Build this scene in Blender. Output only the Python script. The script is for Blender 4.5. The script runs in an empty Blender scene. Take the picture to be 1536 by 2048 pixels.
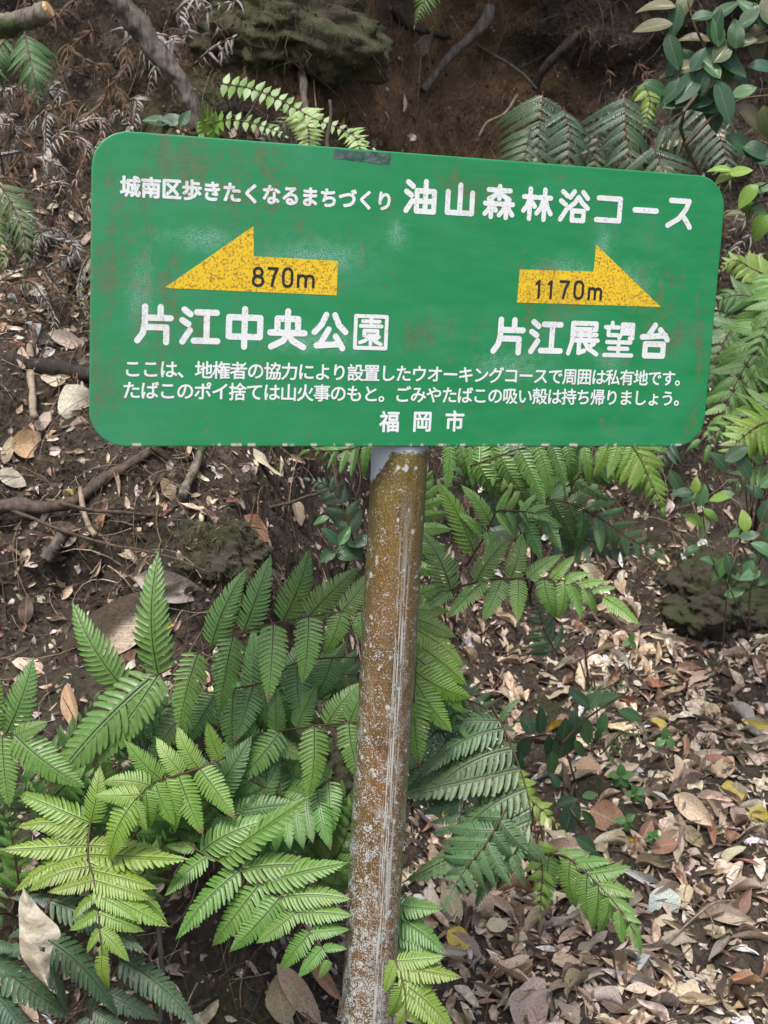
import bpy, math, random
import numpy as np
from mathutils import Vector, Matrix, noise
from mathutils.bvhtree import BVHTree
R = random.Random(7)
S = bpy.context.scene
COL = S.collection

# ------------------------------------------------------------------ camera
F = 2749.0; CX, CY = 768.0, 1024.0            # focal length and centre in photo pixels
CAM_Z = 1.5
vv = Vector((36.2 - CX, 15921.6 - CY, F)).normalized()      # plumb direction (x right, y down, z forward)
Zc = -vv
Yc = (Vector((0, 0, 1)) - Zc * Zc.z).normalized()
Xc = Yc.cross(Zc) * -1
if Xc.x < 0: Xc = -Xc
def cv2w(v): return Vector((v.dot(Xc), v.dot(Yc), v.dot(Zc)))
ex, ey, ez = cv2w(Vector((1, 0, 0))), cv2w(Vector((0, 1, 0))), cv2w(Vector((0, 0, 1)))
cam_d = bpy.data.cameras.new('camera'); cam = bpy.data.objects.new('camera', cam_d); COL.objects.link(cam)
M = Matrix.Identity(4)
for i in range(3):
    M[i][0] = ex[i]; M[i][1] = -ey[i]; M[i][2] = -ez[i]
M.translation = (0, 0, CAM_Z)
cam.matrix_world = M
cam_d.sensor_fit = 'VERTICAL'; cam_d.sensor_height = 24.0; cam_d.lens = F / 2048 * 24.0
cam_d.clip_start = 0.05; cam_d.clip_end = 300
cam_d.dof.use_dof = True; cam_d.dof.focus_distance = 2.0; cam_d.dof.aperture_fstop = cam_d.lens / 3.2
S.camera = cam
EYE = Vector((0, 0, CAM_Z))
def ray(px, py): return cv2w(Vector((px - CX, py - CY, F))).normalized()
def at(px, py, Y):
    d = ray(px, py); return EYE + d * (Y / d.y)
def proj(p):
    d = p - EYE
    x, y, z = d.dot(ex), d.dot(ey), d.dot(ez)
    return (CX + F * x / z, CY + F * y / z, z) if z > 0.05 else (-9999, -9999, z)

# ------------------------------------------------------------------ light
W = bpy.data.worlds.new('World'); S.world = W; W.use_nodes = True
wt = W.node_tree; wt.nodes.clear()
sky = wt.nodes.new('ShaderNodeTexSky'); sky.sky_type = 'NISHITA'; sky.sun_disc = False
SUN_EL, SUN_AZ = math.radians(60), math.radians(200)        # azimuth from +Y, clockwise
sky.sun_elevation = SUN_EL; sky.sun_rotation = SUN_AZ; sky.air_density = 1.0; sky.dust_density = 4.0
bg = wt.nodes.new('ShaderNodeBackground'); bg.inputs['Strength'].default_value = 0.085
wo = wt.nodes.new('ShaderNodeOutputWorld')
wt.links.new(sky.outputs[0], bg.inputs[0]); wt.links.new(bg.outputs[0], wo.inputs[0])
sl = bpy.data.lights.new('sun', 'SUN'); sl.energy = 1.5; sl.angle = math.radians(14); sl.color = (1, .96, .9)
so = bpy.data.objects.new('sun', sl); COL.objects.link(so)
sd = Vector((math.sin(SUN_AZ) * math.cos(SUN_EL), math.cos(SUN_AZ) * math.cos(SUN_EL), math.sin(SUN_EL)))
so.rotation_euler = sd.to_track_quat('Z', 'Y').to_euler()
S.view_settings.view_transform = 'Standard'; S.view_settings.look = 'None'
S.view_settings.exposure = 1.25; S.view_settings.gamma = 1
S.view_settings.use_curve_mapping = False

# ------------------------------------------------------------------ node helpers
class NT:
    def __init__(s, name):
        s.m = bpy.data.materials.new(name); s.m.use_nodes = True
        s.t = s.m.node_tree; s.t.nodes.clear()
        s.out = s.t.nodes.new('ShaderNodeOutputMaterial')
    def n(s, typ, ins=None, **kw):
        nd = s.t.nodes.new(typ)
        for k, v in kw.items(): setattr(nd, k, v)
        for k, v in (ins or {}).items():
            sock = nd.inputs[k]
            if isinstance(v, bpy.types.NodeSocket): s.t.links.new(v, sock)
            else: sock.default_value = v
        return nd
    def obj(s): return s.n('ShaderNodeTexCoord').outputs['Object']
    def scale(s, v, sc): return s.n('ShaderNodeVectorMath', {0: v, 1: sc}, operation='MULTIPLY').outputs[0]
    def noise(s, v, sc, det=4, rough=.55): return s.n('ShaderNodeTexNoise', {'Vector': v, 'Scale': sc, 'Detail': det, 'Roughness': rough}).outputs[0]
    def math(s, op, a, b=0.0, c=0.0): return s.n('ShaderNodeMath', {0: a, 1: b, 2: c}, operation=op).outputs[0]
    def ramp(s, f, a, b, lo=0.0, hi=1.0): return s.n('ShaderNodeMapRange', {'Value': f, 'From Min': a, 'From Max': b, 'To Min': lo, 'To Max': hi}).outputs[0]
    def mix(s, f, a, b):
        nd = s.n('ShaderNodeMix', data_type='RGBA')
        for k, v in ((0, f), (6, a), (7, b)):
            if isinstance(v, bpy.types.NodeSocket): s.t.links.new(v, nd.inputs[k])
            else: nd.inputs[k].default_value = v if k == 0 or len(v) == 4 else (*v, 1)
        return nd.outputs[2]
    def blob(s, v, u0, v0, ru, rv):
        q = s.n('ShaderNodeVectorMath', {0: v, 1: (u0, v0, 0)}, operation='SUBTRACT').outputs[0]
        q = s.scale(q, (1 / ru, 1 / rv, 0))
        l = s.n('ShaderNodeVectorMath', {0: q}, operation='LENGTH').outputs['Value']
        return s.ramp(l, 1.0, 0.0)
    def bump(s, h, st=.5, d=.002): return s.n('ShaderNodeBump', {'Height': h, 'Strength': st, 'Distance': d}).outputs[0]
    def done(s, shader): s.t.links.new(shader, s.out.inputs[0]); return s.m
    def pr(s, col, rough=.6, normal=None, **kw):
        ins = {'Base Color': col if isinstance(col, bpy.types.NodeSocket) else (*col, 1), 'Roughness': rough}
        if normal is not None: ins['Normal'] = normal
        ins.update(kw.get('ins', {}))
        return s.n('ShaderNodeBsdfPrincipled', ins).outputs[0]

# -------- foliage
def leaf_material(name, rough=.38, trans=.28, dark=.75, spots=False, spec=.5, veins=None):
    t = NT(name)
    oi = t.n('ShaderNodeObjectInfo')
    c = oi.outputs['Color']; v = t.obj()
    off = t.n('ShaderNodeVectorMath', {0: v, 1: oi.outputs['Location']}, operation='ADD').outputs[0]
    n1 = t.noise(off, 22, 3)
    lo = t.n('ShaderNodeMix', {0: 1.0}, data_type='RGBA', blend_type='MULTIPLY')
    t.t.links.new(c, lo.inputs[6]); lo.inputs[7].default_value = (dark, dark, dark * .95, 1)
    col = t.mix(t.ramp(n1, .3, .7), lo.outputs[2], c)
    if spots:
        n2 = t.noise(off, 60, 4)
        col = t.mix(t.ramp(n2, .56, .66, 0, .75), col, (.035, .02, .012))
    hb = t.noise(v, 350, 2)
    if veins:
        sp = t.n('ShaderNodeSeparateXYZ', {0: v}); ay = t.math('ABSOLUTE', sp.outputs[1])
        rib = t.ramp(ay, .016, .006)
        sv = t.math('SINE', t.math('MULTIPLY', t.math('SUBTRACT', sp.outputs[0], t.math('MULTIPLY', ay, 1.1)), 62.0))
        sv = t.ramp(sv, .75, 1)
        col = t.mix(t.math('MULTIPLY', t.math('MAXIMUM', rib, t.math('MULTIPLY', sv, .35)), veins), col, (.62, .56, .38))
        hb = t.math('ADD', t.math('MULTIPLY', hb, .2), t.math('MULTIPLY', t.math('MAXIMUM', rib, sv), -1.0))
    if name.endswith('fern_green') or name == 'fern_green':
        xs_ = t.n('ShaderNodeSeparateXYZ', {0: v}).outputs[0]
        tipf = t.math('MULTIPLY', t.ramp(t.math('ADD', xs_, t.math('MULTIPLY', n1, .25)), .98, 1.08), t.ramp(oi.outputs['Random'], .62, .72, 0, .85))
        col = t.mix(tipf, col, (.22, .13, .05))
        fl = t.math('MULTIPLY', t.ramp(t.noise(off, 130, 3), .66, .72), t.ramp(oi.outputs['Random'], .3, .6, 0, .7))
        col = t.mix(fl, col, (.25, .2, .06))
    nr = t.bump(hb, .25, .0008 if not veins else .02)
    p = t.pr(col, rough, nr, ins={'Specular IOR Level': spec})
    tr = t.n('ShaderNodeBsdfTranslucent', {'Color': col}).outputs[0]
    m = t.n('ShaderNodeMixShader', {0: trans, 1: p, 2: tr}).outputs[0]
    return t.done(m)
M_FERN = leaf_material('fern_green', .33, .28, .74, spec=.75)
M_FERN2 = leaf_material('stained_fern_green', .4, .2, .7, True, .6)
M_LEAF = leaf_material('evergreen_leaf', .22, .18, .75, veins=.14)
M_DEAD = leaf_material('dead_leaf', .5, .12, .60, True, .4, veins=.3)
M_DFERN = leaf_material('dead_fern', .8, .1, .6, False, .2)

def plain(name, c, rough=.7, var=.5, sc=60, bump=.5, bsc=120, c2=None):
    t = NT(name); v = t.obj()
    c2 = c2 or tuple(x * var for x in c)
    col = t.mix(t.ramp(t.noise(v, sc, 5), .35, .65), c, c2)
    return t.done(t.pr(col, rough, t.bump(t.noise(v, bsc, 5), bump, .004)))
M_RACHIS = plain('fern_stem', (.085, .045, .022), .6, .6, 80, .2)
M_COSTA = plain('fern_midvein', (.05, .035, .015), .6, .6, 80, .1)
M_STEM = plain('green_brown_stem', (.12, .085, .045), .6)
M_WOODCUT = plain('cut_wood', (.62, .40, .2), .8, .55, 60, .6, 200, (.35, .2, .1))
def bark(name, c1, c2, moss=0.0):
    t = NT(name); v = t.obj()
    st = t.scale(v, (1, 1, .25))
    col = t.mix(t.ramp(t.noise(st, 90, 6, .65), .38, .62), c1, c2)
    if moss: col = t.mix(t.ramp(t.noise(v, 18, 5), .62 - moss, .7 - moss), col, (.05, .065, .02))
    return t.done(t.pr(col, .85, t.bump(t.noise(st, 130, 6, .7), .9, .006)))
M_BARK = bark('grey_bark', (.16, .14, .12), (.06, .05, .04))
M_BARKD = bark('dark_bark', (.055, .045, .038), (.015, .012, .01))
M_BARKM = bark('mossy_bark', (.24, .21, .17), (.09, .08, .06), .1)
M_TWIG = bark('twig_bark', (.13, .095, .07), (.05, .038, .03))
M_PALE = bark('pale_dry_wood', (.42, .34, .24), (.22, .17, .12))
def moss_mat():
    t = NT('moss'); v = t.obj()
    col = t.mix(t.ramp(t.noise(v, 25, 6), .4, .6), (.055, .068, .026), (.125, .115, .065))
    col = t.mix(t.ramp(t.noise(v, 9, 4), .5, .65), col, (.10, .085, .06))
    return t.done(t.pr(col, .95, t.bump(t.noise(v, 160, 6, .75), 1, .012)))
M_MOSS = moss_mat()
def soil_mat():
    t = NT('soil'); v = t.obj()
    big = t.noise(v, 2.2, 5); mid = t.noise(v, 14, 6, .65); fine = t.noise(v, 120, 5, .7)
    col = t.mix(t.ramp(mid, .35, .65), (.027, .020, .015), (.118, .092, .068))
    vo = t.n('ShaderNodeTexVoronoi', {'Vector': t.scale(v, (1, 1, .6)), 'Scale': 95.0}, feature='F1')
    vs = t.n('ShaderNodeSeparateColor', {0: vo.outputs['Color']}).outputs
    col = t.mix(t.ramp(vs[0], .55, .95, 0, .55), col, t.mix(vs[1], (.20, .15, .11), (.10, .075, .055)))
    col = t.mix(t.ramp(vs[2], .7, 1, 0, .8), col, (.018, .013, .01))
    sp = t.n('ShaderNodeSeparateXYZ', {0: v})
    # ochre clay on the bare cliff face, moss in patches
    cl = t.math('MULTIPLY', t.blob(t.n('ShaderNodeCombineXYZ', {0: sp.outputs[0], 1: sp.outputs[2]}).outputs[0], .1, 2.0, 1.0, .8), t.ramp(big, .36, .56))
    clay = t.mix(t.ramp(mid, .4, .65), (.30, .18, .085), (.12, .075, .04))
    col = t.mix(t.ramp(cl, .12, .4, 0, .85), col, clay)
    ms = t.noise(t.scale(v, (1, 1, .8)), 3.1, 6, .6)
    col = t.mix(t.ramp(ms, .55, .66, 0, .8), col, t.mix(fine, (.03, .04, .012), (.085, .09, .035)))
    col = t.mix(t.ramp(fine, .6, .72, 0, .5), col, (.26, .21, .16))
    h = t.math('ADD', t.math('MULTIPLY', mid, 1.0), t.math('MULTIPLY', fine, .6))
    h = t.math('ADD', h, t.math('MULTIPLY', vo.outputs['Distance'], .5))
    return t.done(t.pr(col, .95, t.bump(h, 1, .03)))
M_SOIL = soil_mat()
def vcol_mat(name, rough=.7, trans=.1):
    t = NT(name); a = t.n('ShaderNodeAttribute', attribute_name='tint').outputs['Color']
    n = t.noise(t.obj(), 90, 4)
    dk = t.n('ShaderNodeMix', {0: 1.0}, data_type='RGBA', blend_type='MULTIPLY'); t.t.links.new(a, dk.inputs[6]); dk.inputs[7].default_value = (.55, .52, .5, 1)
    col = t.mix(t.ramp(n, .4, .62), a, dk.outputs[2])
    p = t.pr(col, rough, t.bump(t.noise(t.obj(), 300, 3), .3, .001), ins={'Specular IOR Level': .3})
    tr = t.n('ShaderNodeBsdfTranslucent', {'Color': col}).outputs[0]
    return t.done(t.n('ShaderNodeMixShader', {0: trans, 1: p, 2: tr}).outputs[0])
M_LITTER = vcol_mat('leaf_litter')

# -------- sign paint.  u right, v up, metres from the plate centre
def sign_masks(t, v):
    fine = t.noise(v, 620, 3, .75); med = t.noise(v, 85, 6, .75); big = t.noise(v, 9, 5, .6)
    st = t.noise(t.scale(v, (1, .35, 1)), 38, 8, .75)
    dens = None
    for b in ((-.43, .02, .05, .30), (-.33, .15, .13, .07), (-.26, .12, .12, .09), (.06, .155, .12, .045), (-.36, -.02, .08, .12),
              (.2, .02, .10, .07), (.35, .02, .08, .07), (.385, -.04, .03, .05), (-.02, -.045, .04, .04), (.43, -.05, .02, .2), (-.44, -.1, .02, .2)):
        x = t.blob(v, *b); dens = x if dens is None else t.math('MAXIMUM', dens, x)
    dens = t.math('ADD', t.math('MULTIPLY', dens, .13), t.ramp(big, .35, .7, -.06, .055))
    val = t.math('ADD', t.math('ADD', t.math('MULTIPLY', st, .55), t.math('MULTIPLY', med, .45)), dens)
    rust = t.math('MULTIPLY', t.ramp(val, .545, .645), t.ramp(fine, .45, .54))
    return fine, med, big, rust
def grime(t, col, v, big):
    return t.mix(t.ramp(big, .35, .75, 0, .12), col, (.16, .2, .14))
def sign_green():
    t = NT('green_sign_paint'); v = t.obj()
    fine, med, big, rust = sign_masks(t, v)
    streak = t.noise(t.scale(v, (.25, 1, 1)), 60, 4)
    col = t.mix(t.ramp(streak, .3, .7), (.011, .235, .070), (.022, .272, .094))
    sp = t.n('ShaderNodeSeparateXYZ', {0: v})
    lf = t.ramp(sp.outputs[0], .1, -.45, 0, .6)  # paler towards the left: reflected sheen painted into the green
    col = t.mix(t.math('MULTIPLY', lf, t.ramp(big, .3, .7, .5, 1)), col, (.055, .30, .15))
    hz = t.ramp(t.noise(t.scale(v, (.5, 1, 1)), 14, 5), .5, .75, 0, .3)
    col = t.mix(hz, col, (.10, .32, .22))
    sc = None
    for b in ((-.385, .0, .035, .09), (-.31, .07, .10, .03), (-.16, .055, .14, .045), (-.05, .09, .03, .04), (.2, .05, .08, .04),
              (.31, .04, .07, .05), (.26, .09, .03, .06), (.28, -.07, .05, .03), (-.15, -.055, .16, .03), (.13, -.08, .1, .04)):
        x = t.blob(v, *b); sc = x if sc is None else t.math('MAXIMUM', sc, x)
    chalk = t.math('ADD', t.math('MULTIPLY', sc, .34), t.math('MULTIPLY', t.noise(t.scale(v, (1, .5, 1)), 28, 6, .75), .5))
    sm = t.math('MULTIPLY', t.ramp(sc, .1, .9), t.ramp(med, .4, .7, 0, .4))
    col = t.mix(sm, col, (.22, .46, .38))
    chm = t.math('MULTIPLY', t.ramp(chalk, .39, .62), t.ramp(fine, .50, .64, 0, .75))
    col = t.mix(chm, col, (.62, .78, .74))
    # edge: paint worn off along the bottom lip and rim
    ed = t.math('MULTIPLY', t.ramp(sp.outputs[1], -.1895, -.1925), t.ramp(t.noise(t.scale(v, (1, .1, 1)), 45, 3, .6), .53, .58))
    col = t.mix(ed, col, (.62, .60, .52))
    rustc = t.mix(t.ramp(med, .4, .6), (.11, .09, .04), (.22, .12, .05))
    col = t.mix(t.math('MULTIPLY', rust, .78), col, rustc)
    nr = t.bump(t.math('ADD', t.math('MULTIPLY', rust, -.6), t.math('MULTIPLY', med, .25)), .35, .0012)
    return t.done(t.pr(col, t.ramp(med, .3, .7, .36, .52), nr, ins={'Specular IOR Level': .45}))
def sign_print(name, c, worn, amount, lo):
    t = NT(name); v = t.obj()
    fine, med, big, rust = sign_masks(t, v)
    v2 = t.noise(v, 300, 3, .6)
    sp = t.n('ShaderNodeSeparateXYZ', {0: v})
    up = t.ramp(sp.outputs[1], -.07, -.04, -.09, 0)
    pit = t.math('MULTIPLY', t.ramp(t.math('ADD', v2, up), lo, lo + .05), t.ramp(med, .38, .5))
    f = t.math('MULTIPLY', t.math('MAXIMUM', pit, t.math('MULTIPLY', rust, .7)), amount)
    col = t.mix(t.ramp(big, .3, .7), c, tuple(x * .93 for x in c))
    col = t.mix(f, col, worn)
    return t.done(t.pr(col, .5, t.bump(f, -.3, .0006)))
M_GREEN = sign_green()
M_WHITE = sign_print('white_lettering', (.86, .88, .88), (.33, .30, .24), .7, .585)
M_YEL = sign_print('yellow_arrow', (.88, .60, .022), (.36, .19, .03), .9, .515)
M_BLACK = sign_print('black_lettering', (.02, .022, .025), (.12, .08, .04), .3, .6)
M_TAPE = plain('dark_tape_residue', (.022, .075, .058), .6, 2.2, 90, .3, 200, (.10, .15, .13))
M_BACK = plain('bare_zinc', (.4, .41, .4), .5, .8, 20, .1)
def pole_mat():
    t = NT('algae_stained_pole'); v = t.obj()
    sp = t.n('ShaderNodeSeparateXYZ', {0: v}); z = sp.outputs[2]; x = sp.outputs[0]
    big = t.noise(t.scale(v, (1, 1, .5)), 9, 5, .6); med = t.noise(v, 70, 5, .7); fine = t.noise(v, 430, 3, .7); tiny = t.noise(v, 900, 2, .6)
    vert = t.noise(t.scale(v, (1, 1, .03)), 120, 4, .6)
    al = t.mix(t.ramp(big, .35, .6), (.105, .068, .03), (.20, .098, .038))
    al = t.mix(t.ramp(z, 1.0, 1.25), al, t.mix(t.ramp(big, .4, .6), (.20, .15, .02), (.11, .10, .02)))
    al = t.mix(t.ramp(vert, .4, .7, 0, .6), al, (.085, .055, .022))
    al = t.mix(t.ramp(fine, .50, .62, 0, .8), al, (.36, .25, .09))
    al = t.mix(t.ramp(t.noise(t.scale(v, (1, 1, .6)), 22, 6, .75), .52, .64, 0, .7), al, (.06, .045, .022))
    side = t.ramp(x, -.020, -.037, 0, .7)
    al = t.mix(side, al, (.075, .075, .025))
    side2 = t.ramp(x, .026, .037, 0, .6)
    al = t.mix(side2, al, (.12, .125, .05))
    grey = (.50, .53, .56, 1)
    # worn flecks that reveal the grey paint, denser low down and on the rubbed right-hand side
    low = t.ramp(z, 1.25, .25, -.010, .090)
    spots = t.math('MULTIPLY', t.ramp(t.math('ADD', t.math('ADD', t.math('MULTIPLY', fine, .6), t.math('MULTIPLY', med, .4)), low), .575, .615), 1.0)
    dw = t.n('ShaderNodeVectorMath', {0: t.n('ShaderNodeTexNoise', {'Vector': v, 'Scale': 60.0, 'Detail': 3}).outputs['Color'], 1: (.016, .016, .02)}, operation='MULTIPLY').outputs[0]
    vr = t.n('ShaderNodeTexVoronoi', {'Vector': t.n('ShaderNodeVectorMath', {0: t.scale(v, (1, 1, .8)), 1: dw}, operation='ADD').outputs[0], 'Scale': 62.0}, feature='F1')
    thr = t.math('MULTIPLY', t.n('ShaderNodeSeparateColor', {0: vr.outputs['Color']}).outputs[0], .17)
    dots = t.ramp(t.math('SUBTRACT', t.math('ADD', vr.outputs['Distance'], t.math('MULTIPLY', fine, .30)), thr), .24, .17)
    pat = t.math('MULTIPLY', t.ramp(t.noise(t.scale(v, (1, 1, .6)), 30, 6, .75), .54, .62), t.ramp(z, 1.05, .6))
    lin = t.math('MULTIPLY', t.ramp(t.noise(t.scale(v, (1, 1, .006)), 600, 2, .5), .44, .50), t.math('MULTIPLY', t.ramp(x, .003, .008), t.ramp(x, .025, .020)))
    lin = t.math('MULTIPLY', lin, t.math('MULTIPLY', t.ramp(t.noise(t.scale(v, (1, 1, .08)), 300, 4), .40, .52), t.ramp(z, 1.2, .95)))
    f = t.math('MAXIMUM', t.math('MAXIMUM', spots, dots), t.math('MAXIMUM', lin, t.math('MULTIPLY', pat, t.ramp(fine, .4, .5))))
    col = t.mix(t.math('MULTIPLY', f, .92), al, t.mix(med, (.56, .60, .58), (.50, .52, .50)))
    # clean grey top sheltered by the plate
    top = t.ramp(t.math('ADD', t.math('SUBTRACT', z, PZ), t.math('ADD', t.ramp(x, -.010, -.037, 0, .045), t.math('ADD', t.math('MULTIPLY', med, .024), t.math('MULTIPLY', fine, .022)))), .0125, .0150)
    col = t.mix(top, col, grey)
    nr = t.bump(t.math('ADD', fine, t.math('MULTIPLY', f, .4)), .35, .001)
    return t.done(t.pr(col, t.ramp(med, .3, .7, .3, .5), nr, ins={'Specular IOR Level': .5}))
PZ = 0  # set below

# ------------------------------------------------------------------ object helpers
def basis(x, z):
    x = x.normalized(); z = (z - x * z.dot(x)).normalized(); y = z.cross(x)
    return Matrix(((x.x, y.x, z.x, 0), (x.y, y.y, z.y, 0), (x.z, y.z, z.z, 0), (0, 0, 0, 1)))
def tag(o, label=None, cat=None, group=None, kind=None):
    for k, v in (('label', label), ('category', cat), ('group', group), ('kind', kind)):
        if v: o[k] = v
    return o
def mesh(name, V, Fc, mats, mi=None, smooth=True, tint=None):
    m = bpy.data.meshes.new(name); m.from_pydata(V, [], Fc)
    for x in (mats if isinstance(mats, (list, tuple)) else [mats]): m.materials.append(x)
    if mi is not None: m.polygons.foreach_set('material_index', mi)
    if smooth: m.polygons.foreach_set('use_smooth', [True] * len(m.polygons))
    if tint is not None:
        a = m.color_attributes.new('tint', 'FLOAT_COLOR', 'POINT'); a.data.foreach_set('color', np.array(tint, dtype='f').ravel())
    m.update(); return m
def link(name, data, parent=None, loc=None, mat=None, color=None):
    o = bpy.data.objects.new(name, data); COL.objects.link(o)
    if parent: o.parent = parent
    if mat is not None: o.matrix_local = mat
    if loc is not None: o.location = loc
    if color: o.color = (*color, 1)
    return o
def empty(name, loc): return link(name, None, loc=loc)
def catmull(P, n):
    P = [Vector(p) for p in P]
    if len(P) == 2: return [P[0].lerp(P[1], i / n) for i in range(n + 1)]
    Q = [P[0] * 2 - P[1]] + P + [P[-1] * 2 - P[-2]]
    out = []; segs = len(P) - 1
    for i in range(n + 1):
        t = i / n * segs; k = min(int(t), segs - 1); f = t - k
        a, b, c, d = Q[k:k + 4]
        out.append(.5 * ((2 * b) + (c - a) * f + (2 * a - 5 * b + 4 * c - d) * f * f + (3 * b - a - 3 * c + d) * f ** 3))
    return out
def tube_data(P, r, k=6, wob=0.0, cap=True):
    """P points, r radii; returns verts, faces"""
    V, Fc = [], []; up = Vector((.13, .2, .97)); n = len(P)
    for i, p in enumerate(P):
        T = (P[min(i + 1, n - 1)] - P[max(i - 1, 0)]).normalized()
        A = T.cross(up); A = (A if A.length > .05 else T.cross(Vector((1, 0, 0)))).normalized(); B = T.cross(A)
        for j in range(k):
            a = 2 * math.pi * j / k
            rr = r[i] * (1 + (wob * (noise.noise(Vector((j * 1.9, i * .13, p.x))) * .8 + .5 * noise.noise(Vector((j * .7, i * .5, p.z * 9)))) if wob else 0))
            V.append(p + (A * math.cos(a) + B * math.sin(a)) * rr)
    for i in range(n - 1):
        for j in range(k):
            Fc.append((i * k + j, i * k + (j + 1) % k, (i + 1) * k + (j + 1) % k, (i + 1) * k + j))
    if cap: Fc.append(tuple(range(k))[::-1]); Fc.append(tuple((n - 1) * k + j for j in range(k)))
    return V, Fc

# ------------------------------------------------------------------ ground and bank (one sheet)
PR = [(-60, 0), (-6, 0), (1.2, 0), (1.9, .02), (2.3, .09), (2.75, .21), (3.2, .34), (3.6, .47), (3.85, .66), (4.0, .95), (4.13, 1.3), (4.25, 1.7), (4.32, 2.1), (4.16, 2.52), (3.88, 2.85), (3.95, 3.15), (6, 3.8), (12, 5.0), (70, 16)]  # unseen brow near the top leans forward, added to shade the bank face
PL = [(-60, 0), (-6, 0), (1.2, 0), (1.85, .05), (2.1, .2), (2.28, .42), (2.42, .66), (2.58, .92), (2.72, 1.1), (2.95, 1.27), (3.2, 1.42), (3.42, 1.66), (3.55, 2.0), (3.56, 2.4), (3.28, 2.75), (3.4, 3.05), (5.6, 3.8), (12, 5.0), (70, 16)]  # left profile, with the same unseen brow added to block sky light
def prof(w, s):
    k = min(int(s), len(PR) - 2); f = s - k
    def g(P):
        a, b, c, d = P[max(k - 1, 0)], P[k], P[k + 1], P[min(k + 2, len(P) - 1)]
        if k < 3 or k > 14: return (b[0] + (c[0] - b[0]) * f, b[1] + (c[1] - b[1]) * f)
        return tuple(.5 * (2 * b[i] + (c[i] - a[i]) * f + (2 * a[i] - 5 * b[i] + 4 * c[i] - d[i]) * f * f + (3 * b[i] - a[i] - 3 * c[i] + d[i]) * f ** 3) for i in (0, 1))
    l, r = g(PL), g(PR); return (l[0] * (1 - w) + r[0] * w, l[1] * (1 - w) + r[1] * w)
def terr_point(x, s):
    w = min(1, max(0, (x + .42) / .75)); w = w * w * (3 - 2 * w)
    y, z = prof(w, s); y2, z2 = prof(w, min(s + .05, len(PR) - 1.001))
    T = Vector((0, y2 - y, z2 - z)).normalized(); N = Vector((0, -T.z, T.y))
    steep = T.z
    p = Vector((x, y, z))
    amp = min(1, max(0, (s - 2.2) / 1.0))
    a = noise.fractal(p * 2.3 + Vector((3, 1, 7)), 1, 2, 3) * (.03 + .10 * steep) + noise.noise(p * 9) * (.012 + .03 * steep) + noise.fractal(p * 28, .9, 2, 3) * (.006 + .010 * steep)
    return p + N * a * amp, N
xs = [-60, -30, -12, -6, -4, -3, -2.4, -2.0] + list(np.arange(-1.75, 1.96, .0135)) + [2.2, 2.6, 3.2, 4, 6, 12, 30, 60]
ss = [0, .5, 1, 1.4, 1.8, 2.1] + list(np.arange(2.3, 14.6, .036)) + [15, 15.3, 15.6, 16, 16.4, 17, 17.5, 18]
TV, TF = [], []
for x in xs:
    for s in ss: TV.append(terr_point(float(x), float(s))[0])
ns = len(ss)
for i in range(len(xs) - 1):
    for j in range(ns - 1):
        a = i * ns + j; TF.append((a, a + ns, a + ns + 1, a + 1))
g = link('ground', mesh('ground', TV, TF, M_SOIL)); tag(g, kind='structure', label='brown soil slope and bank beside the trail')
BVH = BVHTree.FromPolygons(TV, TF)
def hit(px, py):
    d = ray(px, py); h = BVH.ray_cast(EYE, d)
    return (h[0], h[1]) if h[0] else (EYE + d * 4, Vector((0, -1, 0)))
def nrm(n): return n if n.dot(Vector((0, -.6, .8))) > 0 else -n
def on(px, py, lift=.01):
    p, n = hit(px, py); n = nrm(n); return p + n * lift
def slope_hit(x, s):
    p, _ = terr_point(x, s); q, n, _, _ = BVH.find_nearest(p); return q, nrm(n)

# ------------------------------------------------------------------ signpost
c0 = Vector((0, 0, 0)); D0 = 1.84
hv = Vector((8426.04 - CX, 893 - CY, F)); hv -= vv * hv.dot(vv); hv.normalize()
U = cv2w(hv).normalized(); V_ = Vector((0, 0, 1)); N_ = U.cross(V_)          # N_ points towards the viewer
if N_.y > 0: N_ = -N_
def cen(px, py, base=None):
    d = cv2w(Vector((px - CX, py - CY, F)))
    return d
o0 = EYE + cen(790, 600) / F * D0
def plane_pt(px, py):
    d = cen(px, py); return EYE + d * ((o0 - EYE).dot(N_) / d.dot(N_))
cor = [plane_pt(*p) for p in ((184, 257), (1454, 355), (1405, 893), (178, 893))]
PC = sum(cor, Vector()) / 4
PW = ((cor[1] - cor[0]).length + (cor[2] - cor[3]).length) / 2; PH = ((cor[3] - cor[0]).length + (cor[2] - cor[1]).length) / 2
def uv(px, py):
    q = plane_pt(px, py) - PC; return (q.dot(U), q.dot(V_))
pole_r = .0398
def axis_pt(px, py):
    d = cen(px, py); q = PC - N_ * (pole_r + .003); return EYE + d * ((q - EYE).dot(N_) / d.dot(N_))
A_top = axis_pt(799, 925); A_bot = at(734, 2040, A_top.y + .004)
A_dir = (A_top - A_bot).normalized(); pax = A_bot - A_dir * (A_bot.z / A_dir.z)
post = empty('signpost', (pax.x, pax.y, 0))
tag(post, 'green direction sign with two yellow arrows and Japanese lettering on a stained round pole', 'signpost')
MW = Matrix.Translation(PC) @ Matrix(((U.x, V_.x, N_.x, 0), (U.y, V_.y, N_.y, 0), (U.z, V_.z, N_.z, 0), (0, 0, 0, 1)))
ML = Matrix.Translation((-pax.x, -pax.y, 0)) @ MW
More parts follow.
